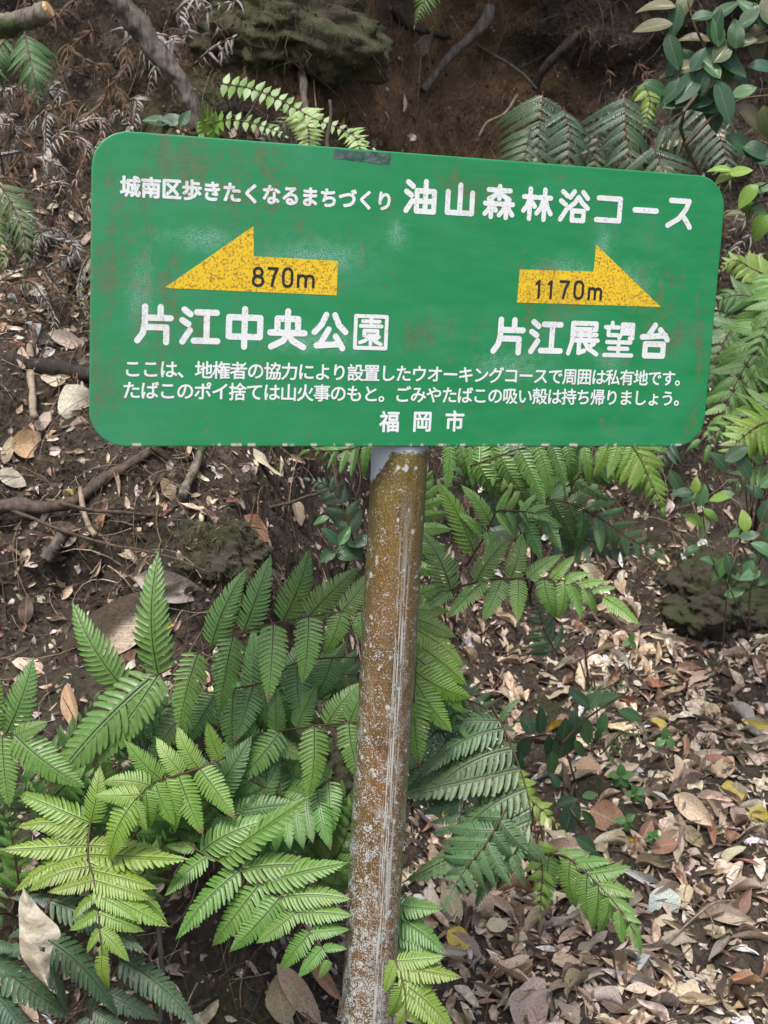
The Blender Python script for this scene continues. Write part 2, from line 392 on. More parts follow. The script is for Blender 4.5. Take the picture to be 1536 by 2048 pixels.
# pole mesh
POLE_TOP = PC.z + .13; print('plate', PC, PW, PH, 'bottom z', PC.z - PH / 2)
V, Fc = [], []; K = 48; PZ = PC.z - PH / 2; M_POLE = pole_mat(); zs = [-.25] + list(np.arange(0, POLE_TOP, .02)) + [POLE_TOP]
for z in zs:
    for j in range(K):
        a = 2 * math.pi * j / K; p = Vector((math.cos(a), math.sin(a), 0))
        rr = pole_r * (1 + .006 * noise.noise(Vector((p.x * 2, p.y * 2, z * 9))))
        V.append(p * rr + Vector((0, 0, z)))
for i in range(len(zs) - 1):
    for j in range(K): Fc.append((i * K + j, i * K + (j + 1) % K, (i + 1) * K + (j + 1) % K, (i + 1) * K + j))
Fc.append(tuple((len(zs) - 1) * K + j for j in range(K)))
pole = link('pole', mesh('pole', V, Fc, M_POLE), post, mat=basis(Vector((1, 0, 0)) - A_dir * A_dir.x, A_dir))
# plate
def rrect(w, h, r, n=10):
    out = []
    for cx, cy, a0 in ((w / 2 - r, h / 2 - r, 0), (-w / 2 + r, h / 2 - r, 90), (-w / 2 + r, -h / 2 + r, 180), (w / 2 - r, -h / 2 + r, 270)):
        for i in range(n + 1):
            a = math.radians(a0 + 90 * i / n); out.append((cx + r * math.cos(a), cy + r * math.sin(a)))
    return out
rings = [(-.0030, -.0012), (-.0022, 0), (-.0006, 0), (0, -.0008), (.0002, -.0022)]      # z, inset
V, Fc, mi = [], [], []; n = 0
for z, ins in rings:
    ring = rrect(PW + 2 * ins, PH + 2 * ins, .046 + ins); n = len(ring); V += [(x, y, z) for x, y in ring]
for k in range(len(rings) - 1):
    for j in range(n): Fc.append((k * n + j, k * n + (j + 1) % n, (k + 1) * n + (j + 1) % n, (k + 1) * n + j)); mi.append(0)
Fc.append(tuple((len(rings) - 1) * n + j for j in range(n))); mi.append(0)
Fc.append(tuple(range(n))[::-1]); mi.append(1)
board = link('sign_board', mesh('sign_board', V, Fc, [M_GREEN, M_BACK], mi, smooth=False), post, mat=ML)
Z0 = .0002
I4 = Matrix.Identity(4)
def poly_part(name, pts, z, m, thick=.0003, label=None):
    n = len(pts); V = [(x, y, z) for x, y in pts] + [(x, y, Z0 - .0001) for x, y in pts]
    Fc = [tuple(range(n))] + [(j, n + j, n + (j + 1) % n, (j + 1) % n) for j in range(n)]
    o = link(name, mesh(name, V, Fc, m, smooth=False), board, mat=I4)
    if label: o['label'] = label
    return o
poly_part('arrow', [uv(*p) for p in ((328.8, 575.9), (673, 590.7), (676, 521.8), (507.6, 512.6), (506.8, 452.4))], Z0 + .0003, M_YEL, label='yellow arrow pointing left')
poly_part('arrow', [uv(*p) for p in ((1033.8, 604.9), (1321.4, 614), (1192.4, 489.6), (1187, 543.4), (1039.7, 538.8))], Z0 + .0003, M_YEL, label='yellow arrow pointing right')
def jag(p, q, r_, s_, n=14):
    out = []
    for a, b in ((p, q), (q, r_), (r_, s_), (s_, p)):
        for i in range(n): f = i / n; out.append((a[0] + (b[0] - a[0]) * f + R.uniform(-.0008, .0008), a[1] + (b[1] - a[1]) * f + R.uniform(-.0008, .0008)))
    return out
poly_part('tape_residue', jag(uv(666, 316), uv(779, 330.5), uv(783, 306.5), uv(669, 299)), Z0 + .00025, M_TAPE)

# hand-drawn round-gothic strokes on a 0..100 grid (y up)
WATER = [[(9, 92), (25, 80)], [(4, 64), (20, 54)], [(5, 8), (24, 38)]]
G = {
 '油': WATER + [[(38, 68), (94, 68), (94, 8), (38, 8), (38, 68)], [(66, 96), (66, 8)], [(38, 38), (94, 38)]],
 '山': [[(8, 72), (8, 8), (92, 8), (92, 72)], [(50, 95), (50, 8)]],
 '森': [[(14, 86), (86, 86)], [(50, 98), (50, 60)], [(46, 84), (34, 68), (16, 58)], [(54, 84), (66, 68), (84, 58)],
       [(4, 44), (46, 44)], [(25, 56), (25, 3)], [(24, 42), (16, 24), (4, 12)], [(28, 40), (40, 24)],
       [(56, 44), (96, 44)], [(75, 56), (75, 3)], [(72, 42), (64, 24), (52, 10)], [(78, 42), (86, 24), (96, 12)]],
 '林': [[(4, 70), (44, 70)], [(25, 94), (25, 4)], [(24, 66), (16, 42), (4, 28)], [(29, 58), (42, 42)],
       [(54, 70), (96, 70)], [(75, 94), (75, 4)], [(72, 66), (64, 40), (50, 22)], [(78, 66), (86, 40), (98, 22)]],
 '浴': WATER + [[(48, 94), (35, 76)], [(78, 94), (95, 76)], [(64, 78), (52, 60), (32, 44)], [(64, 78), (78, 60), (97, 46)], [(45, 36), (84, 36), (84, 7), (45, 7), (45, 36)]],
 'コ': [[(12, 80), (84, 80), (84, 14)], [(8, 14), (84, 14)]],
 'ー': [[(10, 50), (90, 50)]],
 'ス': [[(18, 84), (80, 84), (70, 58), (48, 30), (12, 8)], [(58, 42), (74, 26), (88, 6)]],
 '片': [[(25, 94), (25, 52), (20, 26), (6, 7)], [(25, 66), (93, 66)], [(66, 94), (66, 66)], [(25, 42), (82, 42), (82, 4)]],
 '江': WATER + [[(42, 86), (94, 86)], [(68, 86), (68, 11)], [(35, 11), (97, 11)]],
 '中': [[(9, 76), (91, 76), (91, 28), (9, 28), (9, 76)], [(50, 97), (50, 3)]],
 '央': [[(23, 42), (23, 78), (77, 78), (77, 42)], [(5, 42), (95, 42)], [(50, 97), (50, 42), (40, 22), (8, 6)], [(52, 40), (64, 22), (93, 6)]],
 '公': [[(38, 92), (26, 66), (7, 46)], [(62, 92), (74, 66), (93, 48)], [(46, 54), (22, 13)], [(14, 11), (80, 16)], [(66, 36), (86, 5)]],
 '園': [[(6, 94), (94, 94), (94, 6), (6, 6), (6, 94)], [(26, 80), (74, 80)], [(50, 90), (50, 67)], [(20, 67), (80, 67)], [(31, 54), (69, 54), (69, 41), (31, 41), (31, 54)], [(50, 41), (50, 16)], [(46, 38), (34, 26), (20, 21)], [(54, 36), (64, 24), (80, 17)], [(74, 38), (66, 31)]],
 '展': [[(15, 93), (90, 93), (90, 76), (15, 76)], [(15, 93), (15, 40), (5, 7)], [(24, 61), (92, 61)], [(42, 72), (42, 45)], [(70, 72), (70, 45)], [(20, 45), (97, 45)], [(38, 45), (38, 9), (56, 15)], [(54, 43), (68, 22), (96, 6)], [(86, 36), (72, 27)]],
 '望': [[(26, 97), (26, 86)], [(5, 84), (47, 84)], [(15, 84), (15, 62), (44, 62)], [(58, 93), (93, 93), (93, 54), (84, 54)], [(60, 93), (58, 68), (50, 54)], [(60, 80), (93, 80)], [(60, 68), (93, 68)], [(12, 42), (88, 42)], [(20, 24), (80, 24)], [(6, 5), (94, 5)], [(50, 42), (50, 5)]],
 '台': [[(48, 95), (26, 62)], [(8, 60), (84, 66)], [(66, 82), (92, 54)], [(20, 40), (80, 40), (80, 6), (20, 6), (20, 40)]],
 'm': [[(6, 62), (6, 4)], [(6, 46), (12, 58), (26, 63), (40, 58), (46, 46), (46, 4)], [(46, 46), (52, 58), (66, 63), (80, 58), (86, 46), (86, 4)]],
}
def arc(cx, cy, rx, ry, a0, a1, n=14): return [(cx + rx * math.cos(math.radians(a0 + (a1 - a0) * i / n)), cy + ry * math.sin(math.radians(a0 + (a1 - a0) * i / n))) for i in range(n + 1)]
G['8'] = [arc(50, 73, 24, 22, 0, 360, 24), arc(50, 27, 29, 25, 0, 360, 24)]
G['7'] = [[(18, 95), (82, 95), (60, 60), (44, 4)]]
G['0'] = [arc(50, 70, 30, 27, 0, 180) + arc(50, 30, 30, 27, 180, 360) + [(80, 70)]]
G['1'] = [[(34, 80), (52, 95), (52, 4)]]
def stroke_text(name, chars, m, z, label=None):
    """chars: list of (glyph, centre px, centre py, width px, height px, stroke px)"""
    V, Fc = [], []; lay = 0
    for ch, px, py, w, h, sw in chars:
        cu, cvv = uv(px, py); e = uv(px + 10, py); f = uv(px, py - 10)
        su = math.dist(e, (cu, cvv)) / 10; sv = math.dist(f, (cu, cvv)) / 10; rad = sw / 2 * (su + sv) / 2
        for st in G[ch]:
            P = [(cu + (x - 50) / 100 * w * su, cvv + (y - 50) / 100 * h * sv) for x, y in st]
            for i, p in enumerate(P):
                zz = z + lay * 6e-7; lay += 1; b = len(V)
                V += [(p[0] + rad * math.cos(a * math.pi / 8), p[1] + rad * math.sin(a * math.pi / 8), zz) for a in range(16)]
                Fc.append(tuple(range(b, b + 16)))
                if i:
                    q = P[i - 1]; dx, dy = p[0] - q[0], p[1] - q[1]; L = math.hypot(dx, dy) or 1; nx, ny = -dy / L * rad, dx / L * rad
                    zz = z + lay * 6e-7; lay += 1; b = len(V)
                    V += [(q[0] - nx, q[1] - ny, zz), (p[0] - nx, p[1] - ny, zz), (p[0] + nx, p[1] + ny, zz), (q[0] + nx, q[1] + ny, zz)]
                    Fc.append((b, b + 1, b + 2, b + 3))
    o = link(name, mesh(name, V, Fc, m, smooth=False), board, mat=I4)
    if label: o['label'] = label
    return o
HZ = Z0 + .00035
stroke_text('lettering', [('油', 841, 394, 62, 68, 10.5), ('山', 920, 399, 58, 64, 10.5), ('森', 998, 404, 60, 65, 9.5), ('林', 1074, 408, 58, 66, 9.5), ('浴', 1148, 412.5, 58, 66, 9.5),
  ('コ', 1219, 417, 60, 66, 10), ('ー', 1291, 421, 54, 60, 10.5), ('ス', 1359, 424.5, 58, 66, 10)], M_WHITE, HZ, 'course name in large white rounded characters')
stroke_text('lettering', [('片', 308.5, 648, 76, 78, 12.5), ('江', 399.5, 652, 76, 76, 12.5), ('中', 489, 656, 76, 80, 12.5), ('央', 575, 659.5, 76, 78, 12.5), ('公', 660, 662, 72, 76, 12), ('園', 741.5, 664.5, 70, 72, 7.5)], M_WHITE, HZ, 'left destination in large white rounded characters')
stroke_text('lettering', [('片', 1017, 671.5, 66, 72, 11.5), ('江', 1092, 674, 64, 70, 11), ('展', 1166, 677, 62, 70, 9), ('望', 1237.5, 679, 62, 70, 8), ('台', 1309, 681.5, 60, 68, 11)], M_WHITE, HZ, 'right destination in large white rounded characters')
stroke_text('lettering', [('8', 516, 553, 34, 38, 5.6), ('7', 545.5, 554, 27, 38, 5.6), ('0', 575, 555, 29, 38, 5.6), ('m', 613, 556, 38, 38, 5.6)], M_BLACK, Z0 + .0006, 'black distance figure on the left arrow')
stroke_text('lettering', [('1', 1077, 578, 28, 36, 5.2), ('1', 1101, 579, 28, 36, 5.2), ('7', 1128, 579.5, 26, 36, 5.2), ('0', 1157, 580, 27, 36, 5.2), ('m', 1191, 581.5, 30, 36, 5.2)], M_BLACK, Z0 + .0006, 'black distance figure on the right arrow')
def font_text(name, s, p0, p1, hpx, bold, m, z, cj=1.0, label=None):
    """characters spread evenly from p0 to p1 (pixel centres of first and last)"""
    V, Fc = [], []; n = len(s); lay = 0
    for i, ch in enumerate(s):
        if ch == ' ': continue
        cu = bpy.data.curves.new('glyph', 'FONT'); cu.body = ch; cu.resolution_u = 3
        o = bpy.data.objects.new('glyph', cu); COL.objects.link(o)
        me = bpy.data.meshes.new_from_object(o); pts = [v.co.copy() for v in me.vertices]; fs = [tuple(p.vertices) for p in me.polygons]
        bpy.data.objects.remove(o); bpy.data.meshes.remove(me); bpy.data.curves.remove(cu)
        if not pts: continue
        f = i / (n - 1); a0, a1 = uv(*p0), uv(*p1)
        # equal spacing on the plate itself, so that the perspective is the plate's own
        c = (a0[0] + (a1[0] - a0[0]) * f, a0[1] + (a1[1] - a0[1]) * f)
        pitch = math.dist(a0, a1) / (n - 1); h = hpx * (uv(p0[0], p0[1] - 10)[1] - uv(*p0)[1]) / 10
        sx = pitch * cj; sy = h / .9
        rb = bold * h
        for k in range(9):
            ox, oy = (0, 0) if k == 8 else (rb * math.cos(k * math.pi / 4), rb * math.sin(k * math.pi / 4))
            zz = z + k * 1.2e-5 + i * 1e-7; b = len(V)
            V += [(c[0] + (q.x - .5) * sx + ox, c[1] + (q.y - .38) * sy + oy, zz) for q in pts]
            Fc += [tuple(b + x for x in fc) for fc in fs]
    o = link(name, mesh(name, V, Fc, m, smooth=False), board, mat=I4)
    if label: o['label'] = label
    return o
font_text('lettering', '城南区歩きたくなるまちづくり', (260.5, 373), (769, 402), 39, .044, M_WHITE, HZ, 1.0, 'heading in small heavy white characters')
font_text('lettering', 'ここは、地権者の協力により設置したウオーキングコースで周囲は私有地です。', (265, 737), (1364, 757), 34, .022, M_WHITE, HZ, 1.06, 'upper line of small white text')
font_text('lettering', 'たばこのポイ捨ては山火事のもと。ごみやたばこの吸い殻は持ち帰りましょう。', (263, 780), (1362, 797), 34, .022, M_WHITE, HZ, 1.06, 'lower line of small white text')
font_text('lettering', '福岡市', (779, 843), (909, 842), 40, .03, M_WHITE, HZ, .62, 'town name in white characters')

# ------------------------------------------------------------------ ferns
def pinna_mesh(name, n=20, W=.19, droop=.12, sickle=.08, lobe=.80, tipk=.9, seed=1, mats=None, curl=.0):
    rr = random.Random(seed); V, Fc, mi = [], [], []
    def warp(x, y, z):
        return (x - droop * droop * x * x * .4, y + sickle * x * x, z - droop * x * x - abs(y) * curl)
    def w(t): return W * min(1, .78 + t * 1.2) * (1 - max(0, (t - .12) / .88) ** 1.75) ** .9 + .012 * (1 - t)
    step = 1 / n
    for side in (-1, 1):
        for i in range(n):
            t = (i + .5 + rr.uniform(-.06, .06)) / n; t = t ** .95
            L = w(t) * rr.uniform(.93, 1.05)
            if L < .015: continue
            ang = math.radians(80 - 27 * t + rr.uniform(-4, 4))
            hw = step * .5 * lobe * (1.0 if t < tipk else .9)
            dx, dy = math.cos(ang), math.sin(ang); tilt = rr.uniform(-.12, .05)
            b = len(V); K = 5
            for k in range(K + 1):
                f = k / K; q = hw * (1.18, 1.04, 1.0, 1.0, .90, .42)[k]
                cx, cy = L * f * dx + L * f * f * .16, L * f * dy
                zc = L * f * tilt - L * f * f * .16
                for j, e in enumerate((-1, 0, 1)):
                    x = t + cx + e * q * dy; y = cy - e * q * dx
                    V.append(warp(x, side * y, zc + (0 if j != 1 else -hw * .5) + (e * hw * .12)))
            for k in range(K):
                for j in (0, 1):
                    a = b + k * 3 + j; q4 = (a, a + 1, a + 4, a + 3)
                    Fc.append(q4 if side < 0 else q4[::-1]); mi.append(0)
    # web along the costa and the tip
    b = len(V); K = 14
    for k in range(K + 1):
        t = k / K * 1.03; ww = min(.024, .3 * w(min(t, 1))) + (.004 if t < 1 else 0)
        if k == K: ww = .001
        for e in (-1, 0, 1): V.append(warp(t, e * ww, -.004 * (e == 0)))
    for k in range(K):
        for j in (0, 1): a = b + k * 3 + j; Fc.append((a, a + 3, a + 4, a + 1)); mi.append(0)
    b = len(V)
    for k in range(K + 1):
        t = k / K * .97; rw = .0075 * (1 - .75 * t)
        V += [warp(t, -rw, .003), warp(t, 0, .003 + rw * .9), warp(t, rw, .003)]
    for k in range(K):
        for j in (0, 1): a = b + k * 3 + j; Fc.append((a, a + 3, a + 4, a + 1)); mi.append(1)
    return mesh(name, V, Fc, mats or [M_FERN, M_COSTA], mi)
PIN = [pinna_mesh('pinna', 18 + s % 3, .215 + .012 * (s % 2), .10 + .12 * s, (.06, .14, -.10, .18, .10, -.16)[s], .86, .9, s) for s in range(6)]
PIN_N = [pinna_mesh('narrow_pinna', 24, .085, .25 + .14 * s, .10, .8, .9, 20 + s) for s in range(4)]
PIN_D = [pinna_mesh('dark_pinna', 19, .18, .25 + .13 * s, .16, .86, .9, 40 + s, mats=[M_FERN2, M_COSTA], curl=.25) for s in range(4)]
def leaflet(name, n=1, W=.34, seed=0):
    V, Fc = [], []; K = 7
    for k in range(K + 1):
        t = k / K; ww = W * math.sin(math.pi * min(1, t ** .8 * .92 + .06)) * (1.1 - .5 * t)
        for e in (-1, 0, 1): V.append((t, e * ww + (.04 if e > 0 and k % 2 else 0), -.1 * t * t - (.03 if e == 0 else 0)))
    for k in range(K):
        for j in (0, 1): a = k * 3 + j; Fc.append((a, a + 3, a + 4, a + 1))
    return mesh(name, V, Fc, [M_FERN, M_COSTA])
PIN_S = [leaflet('simple_pinna', 1, .30, s) for s in range(2)]
PIN_X = [pinna_mesh('dead_pinna', 22, .095, .4 + .3 * s, .4 * (s - 1), .38, .9, 60 + s, mats=[M_DFERN, M_DFERN]) for s in range(3)]
KIT = {'b': PIN, 'n': PIN_N, 'd': PIN_D, 's': PIN_S, 'x': PIN_X}
GR = {'mid': (.155, .325, .070), 'lime': (.225, .395, .060), 'deep': (.115, .255, .070), 'blue': (.125, .235, .100), 'dusk': (.085, .165, .090), 'yel': (.17, .32, .045)}
def jit(c, a=.14):
    k = R.uniform(1 - a, 1 + a); return (c[0] * k * R.uniform(.9, 1.12), c[1] * k, c[2] * k * R.uniform(.9, 1.1))
def frond(plant, P, L, n, kit='b', color='mid', hint=None, Lr=None, wy=1.0, ang=64, angR=None, stipe=True, base_ang=None, rad=.0016, jl=.07, tipmin=.12, pw=.75, sag=.0):
    """P world points of the blade from its first pinnae to the tip; L pinna length in metres (left side), Lr right side"""
    org = plant.location; Lr = Lr or L
    C = catmull(P, 60)
    hint = hint or Vector((0, -.8, .6))
    # rachis (with the stipe down to the crown)
    pts = []
    if stipe:
        a, b = Vector(org), P[0]; T = (C[3] - C[0]).normalized()
        mid = a.lerp(b, .5) + Vector((0, 0, .25 * (b - a).length)) * .5 - T * .03
        pts = catmull([a - Vector((0, 0, .01)), mid, b - T * .02], 10)
    allp = pts + [C[i] for i in range(0, 61, 2)]
    rad_l = [rad * (1.25 - .95 * i / (len(allp) - 1)) for i in range(len(allp))]
    V, Fc = tube_data([p - Vector(org) for p in allp], rad_l, 5)
    fr = link('frond', mesh('frond', V, Fc, M_RACHIS), plant, loc=(0, 0, 0))
    ms = KIT[kit]; cl = GR[color] if isinstance(color, str) else color
    cl = jit(cl, .06)
    for i in range(n + 1):
        t = (i / (n + .0)) ** .92; idx = t * 60; k = min(int(idx), 59); p = C[k].lerp(C[k + 1], idx - k)
        T = (C[min(k + 2, 60)] - C[max(k - 1, 0)]).normalized()
        Nn = (hint - T * hint.dot(T)).normalized(); Sd = Nn.cross(T)
        pr = (1.06 - .06 * min(1, t * 6)) * max(tipmin, (1 - t) ** pw)
        a = math.radians((base_ang if base_ang and i == 0 else ang) - 22 * t)
        for sg in ((1, -1) if i < n else (0,)):
            Lx = (L if sg >= 0 else Lr) * pr * R.uniform(1 - jl, 1 + jl)
            if i == n: Lx = max(L, Lr) * max(.3, tipmin * 1.8) ; d = T
            else:
                aa = a + math.radians(R.uniform(-5, 5) + ((angR - ang) * (1 - .5 * t) if angR and sg < 0 else 0)); d = T * math.cos(aa) + Sd * sg * math.sin(aa)
            d = (d + Vector((0, 0, -sag)) + Nn * R.uniform(-.10, .06)).normalized()
            nz = (Nn + Sd * sg * R.uniform(-.05, .3) + T * R.uniform(-.2, .2))
            mt = Matrix.Translation(p - Vector(org) + T * (.15 * Lx * sg * R.uniform(0, .25))) @ basis(d, nz)
            mt = mt @ Matrix.Diagonal((Lx, Lx * wy * R.uniform(.92, 1.08) * (-1 if sg * (1 if True else 1) < 0 else 1), Lx * R.uniform(.6, 1.3), 1))
            o = link('pinna', ms[R.randrange(len(ms))], fr, mat=mt, color=jit(cl, .12))
    return fr
def Yc_(px, py, Y): # keep a blade point in front of the bank
    h, _ = hit(px, py); return at(px, py, min(Y, h.y - .035))
def plant(px, py, label, group=None, name='fern', cat='fern'):
    p = on(px, py, -.005); o = empty(name, p); return tag(o, label, cat, group)
def blade(pts, Y0, Y1):
    n = len(pts); return [Yc_(x, y, Y0 + (Y1 - Y0) * i / (n - 1)) for i, (x, y) in enumerate(pts)]
def fr(pl, pts, Y0, Y1, Lpx, n, kit='b', color='mid', Lr=None, **kw):
    if kit in 'bd': Lpx *= 1.13; Lr = Lr and Lr * 1.13
    Pm = blade(pts, Y0, Y1); Y = (Y0 + Y1) / 2; k = Pm[len(Pm) // 2].y / F
    return frond(pl, Pm, Lpx * k, n, kit, color, Lr=Lr * k if Lr else None, **kw)
def traced(pl, org, sc, rach, pins, Y0, Y1, kit='b', color='mid', hint=None, wy=1.0, fall=.10, grow=1.04):
    """one frond whose pinnae are given one by one as base and tip"""
    cv = lambda q: (org[0] + q[0] * sc, org[1] + q[1] * sc)
    C = blade([cv(q) for q in rach], Y0, Y1); o = pl.location; a = Vector(o); b = C[0]
    hint = hint or H_FR
    pts = catmull([a - Vector((0, 0, .01)), a.lerp(b, .5) + Vector((0, -.01, .1 * (b - a).length)), b], 9)
    fine = catmull(C, 24); allp = pts[:-1] + fine
    V, Fc = tube_data([p - a for p in allp], [.0021 * (1.2 - .85 * i / (len(allp) - 1)) for i in range(len(allp))], 5)
    fo = link('frond', mesh('frond', V, Fc, M_RACHIS), pl, loc=(0, 0, 0)); ms = KIT[kit]; cl = jit(GR[color] if isinstance(color, str) else color, .04)
    for p0, p1 in pins:
        q0, q1 = cv(p0), cv(p1)
        near = min(fine, key=lambda c: (proj(c)[0] - q0[0]) ** 2 + (proj(c)[1] - q0[1]) ** 2)
        if math.dist(proj(near)[:2], q0) < 22: B = near
        else: B = at(*q0, near.y + .01)
        px = math.dist(q0, q1) * B.y / F; dz = (q1[1] - q0[1])
        T_ = at(*q1, B.y + (-fall if dz > 0 else -fall * .25) * px * 2.2)
        h_ = hit(*q1)[0].y - .02
        if T_.y > h_: T_ = at(*q1, h_)
        d = T_ - B; L = d.length * grow; wk = min(1.18, max(.72, (150 / math.dist(q0, q1)) ** .55)) if kit == 'b' else 1; nz = hint + Vector((R.uniform(-.25, .25), 0, R.uniform(-.15, .15)))
        # the mesh bends away from its normal: aim a little above so that its tip lands where it should
        d = (d.normalized() + nz.normalized() * .10)
        mt = Matrix.Translation(B - a) @ basis(d, nz) @ Matrix.Diagonal((L, L * wy * wk * (1 if R.random() < .5 else -1), L * .8, 1))
        link('pinna', ms[R.randrange(min(4, len(ms)))], fo, mat=mt, color=jit(cl, .10))
    return fo
H_UP = Vector((0, -.55, .83)); H_FR = Vector((0, -.9, .42)); H_L = Vector((-.35, -.8, .5)); H_R = Vector((.35, -.8, .5))
LG = 'ferns growing on the bank'
# big fern left of the pole
A = plant(330, 1640, 'large bright green fern with broad arching fronds, left of the pole', LG)
ZL, ZR, ZR2 = (0, 1100), (768, 850), (768, 850); KR = 768 / 1313
traced(A, ZL, .5, [(560, 520), (650, 490), (840, 385), (985, 325), (1120, 288), (1240, 265), (1390, 245), (1520, 250)],
       [((650, 480), (528, 50)), ((490, 545), (235, 262)), ((838, 385), (928, 80)), ((985, 330), (1088, 50)), ((1115, 292), (1270, 35)), ((1240, 265), (1405, 65)), ((1385, 248), (1500, 100)),
        ((650, 490), (398, 885)), ((600, 505), (148, 905)), ((805, 400), (680, 712)), ((950, 338), (855, 655)), ((1110, 290), (1090, 595)), ((1232, 266), (1242, 525)), ((1355, 250), (1325, 435)), ((1450, 248), (1450, 420))], 2.02, 1.98, wy=.95)
traced(A, ZL, .5, [(640, 640), (760, 590), (900, 560), (1050, 530), (1190, 450), (1330, 430), (1450, 430)],
       [((790, 580), (585, 825)), ((880, 562), (748, 802)), ((1010, 540), (955, 765)), ((930, 556), (900, 815)), ((1190, 450), (1175, 705)), ((1320, 430), (1280, 635)), ((1060, 525), (1095, 700)), ((640, 640), (430, 780)), ((680, 620), (520, 560)), ((560, 690), (470, 860))], 2.07, 2.04, color='deep', wy=1.0)
traced(A, ZL, .5, [(990, 760), (1100, 730), (1180, 715), (1265, 703), (1400, 690), (1500, 690)],
       [((1120, 728), (962, 955)), ((1265, 703), (1272, 992)), ((1388, 692), (1412, 935)), ((1300, 700), (1402, 515)), ((1185, 712), (1255, 540)), ((1100, 730), (1110, 560)), ((1010, 755), (900, 600)), ((1050, 745), (1200, 855)), ((1400, 690), (1480, 520)), ((1000, 760), (770, 930))], 2.06, 2.0, wy=.9)
traced(A, ZL, .5, [(900, 830), (800, 872), (720, 898), (640, 920), (590, 950), (540, 1000)],
       [((640, 920), (488, 792)), ((600, 945), (422, 885)), ((560, 980), (380, 998)), ((722, 897), (608, 778)), ((580, 960), (612, 1125)), ((625, 930), (668, 1105)), ((665, 912), (716, 1125)), ((720, 898), (792, 1135)), ((800, 872), (945, 1055)), ((545, 995), (562, 1125)), ((800, 872), (680, 740)), ((540, 1000), (368, 1220)), ((880, 840), (820, 700))], 1.98, 1.9, color='lime', wy=.95)
B = plant(420, 1770, 'bright green fern whose widest frond runs down towards the foot of the pole', LG)
traced(B, ZL, .5, [(760, 1180), (830, 1225), (960, 1280), (1040, 1335), (1120, 1390), (1180, 1450), (1240, 1530), (1290, 1590), (1315, 1640)],
       [((880, 1240), (1232, 1012)), ((965, 1283), (1330, 1215)), ((1045, 1338), (1375, 1240)), ((1125, 1393), (1385, 1350)), ((1185, 1455), (1400, 1450)), ((1240, 1530), (1390, 1520)), ((850, 1232), (648, 1345)), ((960, 1282), (683, 1505)), ((1040, 1338), (832, 1615)), ((1118, 1390), (928, 1628)),
        ((1180, 1450), (1040, 1585)), ((1240, 1530), (1110, 1695)), ((1290, 1590), (1190, 1715)), ((1312, 1635), (1280, 1722)), ((1290, 1590), (1385, 1590)), ((800, 1205), (1060, 1000)), ((780, 1190), (660, 1180))], 1.96, 1.84, hint=H_UP, wy=.92)
traced(B, ZL, .5, [(1000, 1130), (900, 1060), (830, 1010), (760, 980)], [((830, 1010), (1005, 780)), ((900, 1060), (1172, 985)), ((960, 1100), (1235, 1150)), ((900, 1060), (850, 1180)), ((840, 1015), (950, 860)), ((950, 1095), (1150, 900)), ((990, 1125), (1210, 1240))], 2.04, 2.0, color='deep')
fr(B, [(660, 1560), (600, 1600), (540, 1650), (470, 1690)], 2.06, 2.0, 120, 9, color='mid', hint=H_UP)
fr(A, [(430, 1640), (370, 1600), (300, 1540), (230, 1510)], 2.1, 2.05, 120, 9, color='deep', hint=H_FR)
fr(A, [(500, 1400), (560, 1370), (640, 1350), (720, 1350)], 2.12, 2.1, 130, 9, color='deep', hint=H_FR, pw=.5)
fr(B, [(560, 1590), (500, 1560), (430, 1540), (360, 1540)], 2.05, 2.0, 130, 7, color='deep', hint=H_FR)
fr(B, [(600, 1700), (640, 1650), (680, 1600), (720, 1580)], 2.08, 2.05, 90, 6, color='deep', hint=H_FR)
Cn = plant(170, 1730, 'lime green fern with one frond hanging straight down, lower left', LG)
traced(Cn, ZL, .5, [(365, 1060), (352, 1180), (355, 1250), (375, 1320), (392, 1450), (400, 1540), (408, 1620)],
       [((365, 1080), (50, 965)), ((358, 1120), (95, 1025)), ((352, 1165), (140, 1100)), ((352, 1190), (20, 1215)), ((353, 1215), (38, 1275)), ((358, 1260), (105, 1290)), ((355, 1190), (612, 1215)), ((355, 1225), (735, 1255)), ((365, 1285), (612, 1345)), ((360, 1250), (692, 1395)), ((375, 1325), (592, 1395)), ((378, 1345), (645, 1520)), ((376, 1320), (200, 1380)),
        ((392, 1455), (280, 1530)), ((392, 1455), (562, 1535)), ((398, 1520), (335, 1600)), ((398, 1520), (528, 1625)), ((405, 1590), (445, 1670)), ((408, 1610), (395, 1765)), ((385, 1400), (560, 1450)), ((385, 1400), (260, 1450)), ((362, 1100), (420, 900))], 1.97, 1.80, color='lime', hint=H_UP, wy=.85)
fr(Cn, [(250, 1700), (290, 1640), (330, 1600), (390, 1570)], 2.05, 2.02, 110, 6, color='deep', hint=H_FR)
fr(Cn, [(120, 1650), (150, 1560), (180, 1490), (230, 1450)], 2.12, 2.08, 120, 9, color='deep', hint=H_FR)
Dn = plant(20, 1700, 'mid green fern cut by the left edge, above the lime green one', LG)
traced(Dn, ZL, .5, [(-300, 760), (-150, 750), (-60, 745), (20, 742), (60, 740)], [((20, 742), (162, 488)), ((10, 742), (20, 1015)), ((60, 740), (292, 975)), ((-60, 745), (0, 480)), ((-60, 745), (-90, 1000)), ((-150, 750), (-120, 500)), ((-150, 750), (-170, 1000)), ((55, 740), (190, 700))], 2.0, 1.98)
fr(Dn, [(-60, 1690), (-10, 1640), (30, 1600), (70, 1570)], 2.1, 2.08, 70, 8, color='deep', hint=H_FR)
fr(Dn, [(-60, 1620), (-30, 1690), (-10, 1760), (0, 1830)], 2.05, 2.0, 80, 8, color='deep', hint=H_FR)
En = plant(90, 1880, 'dark blue-green fern with blackened fronds at the lower left corner', LG)
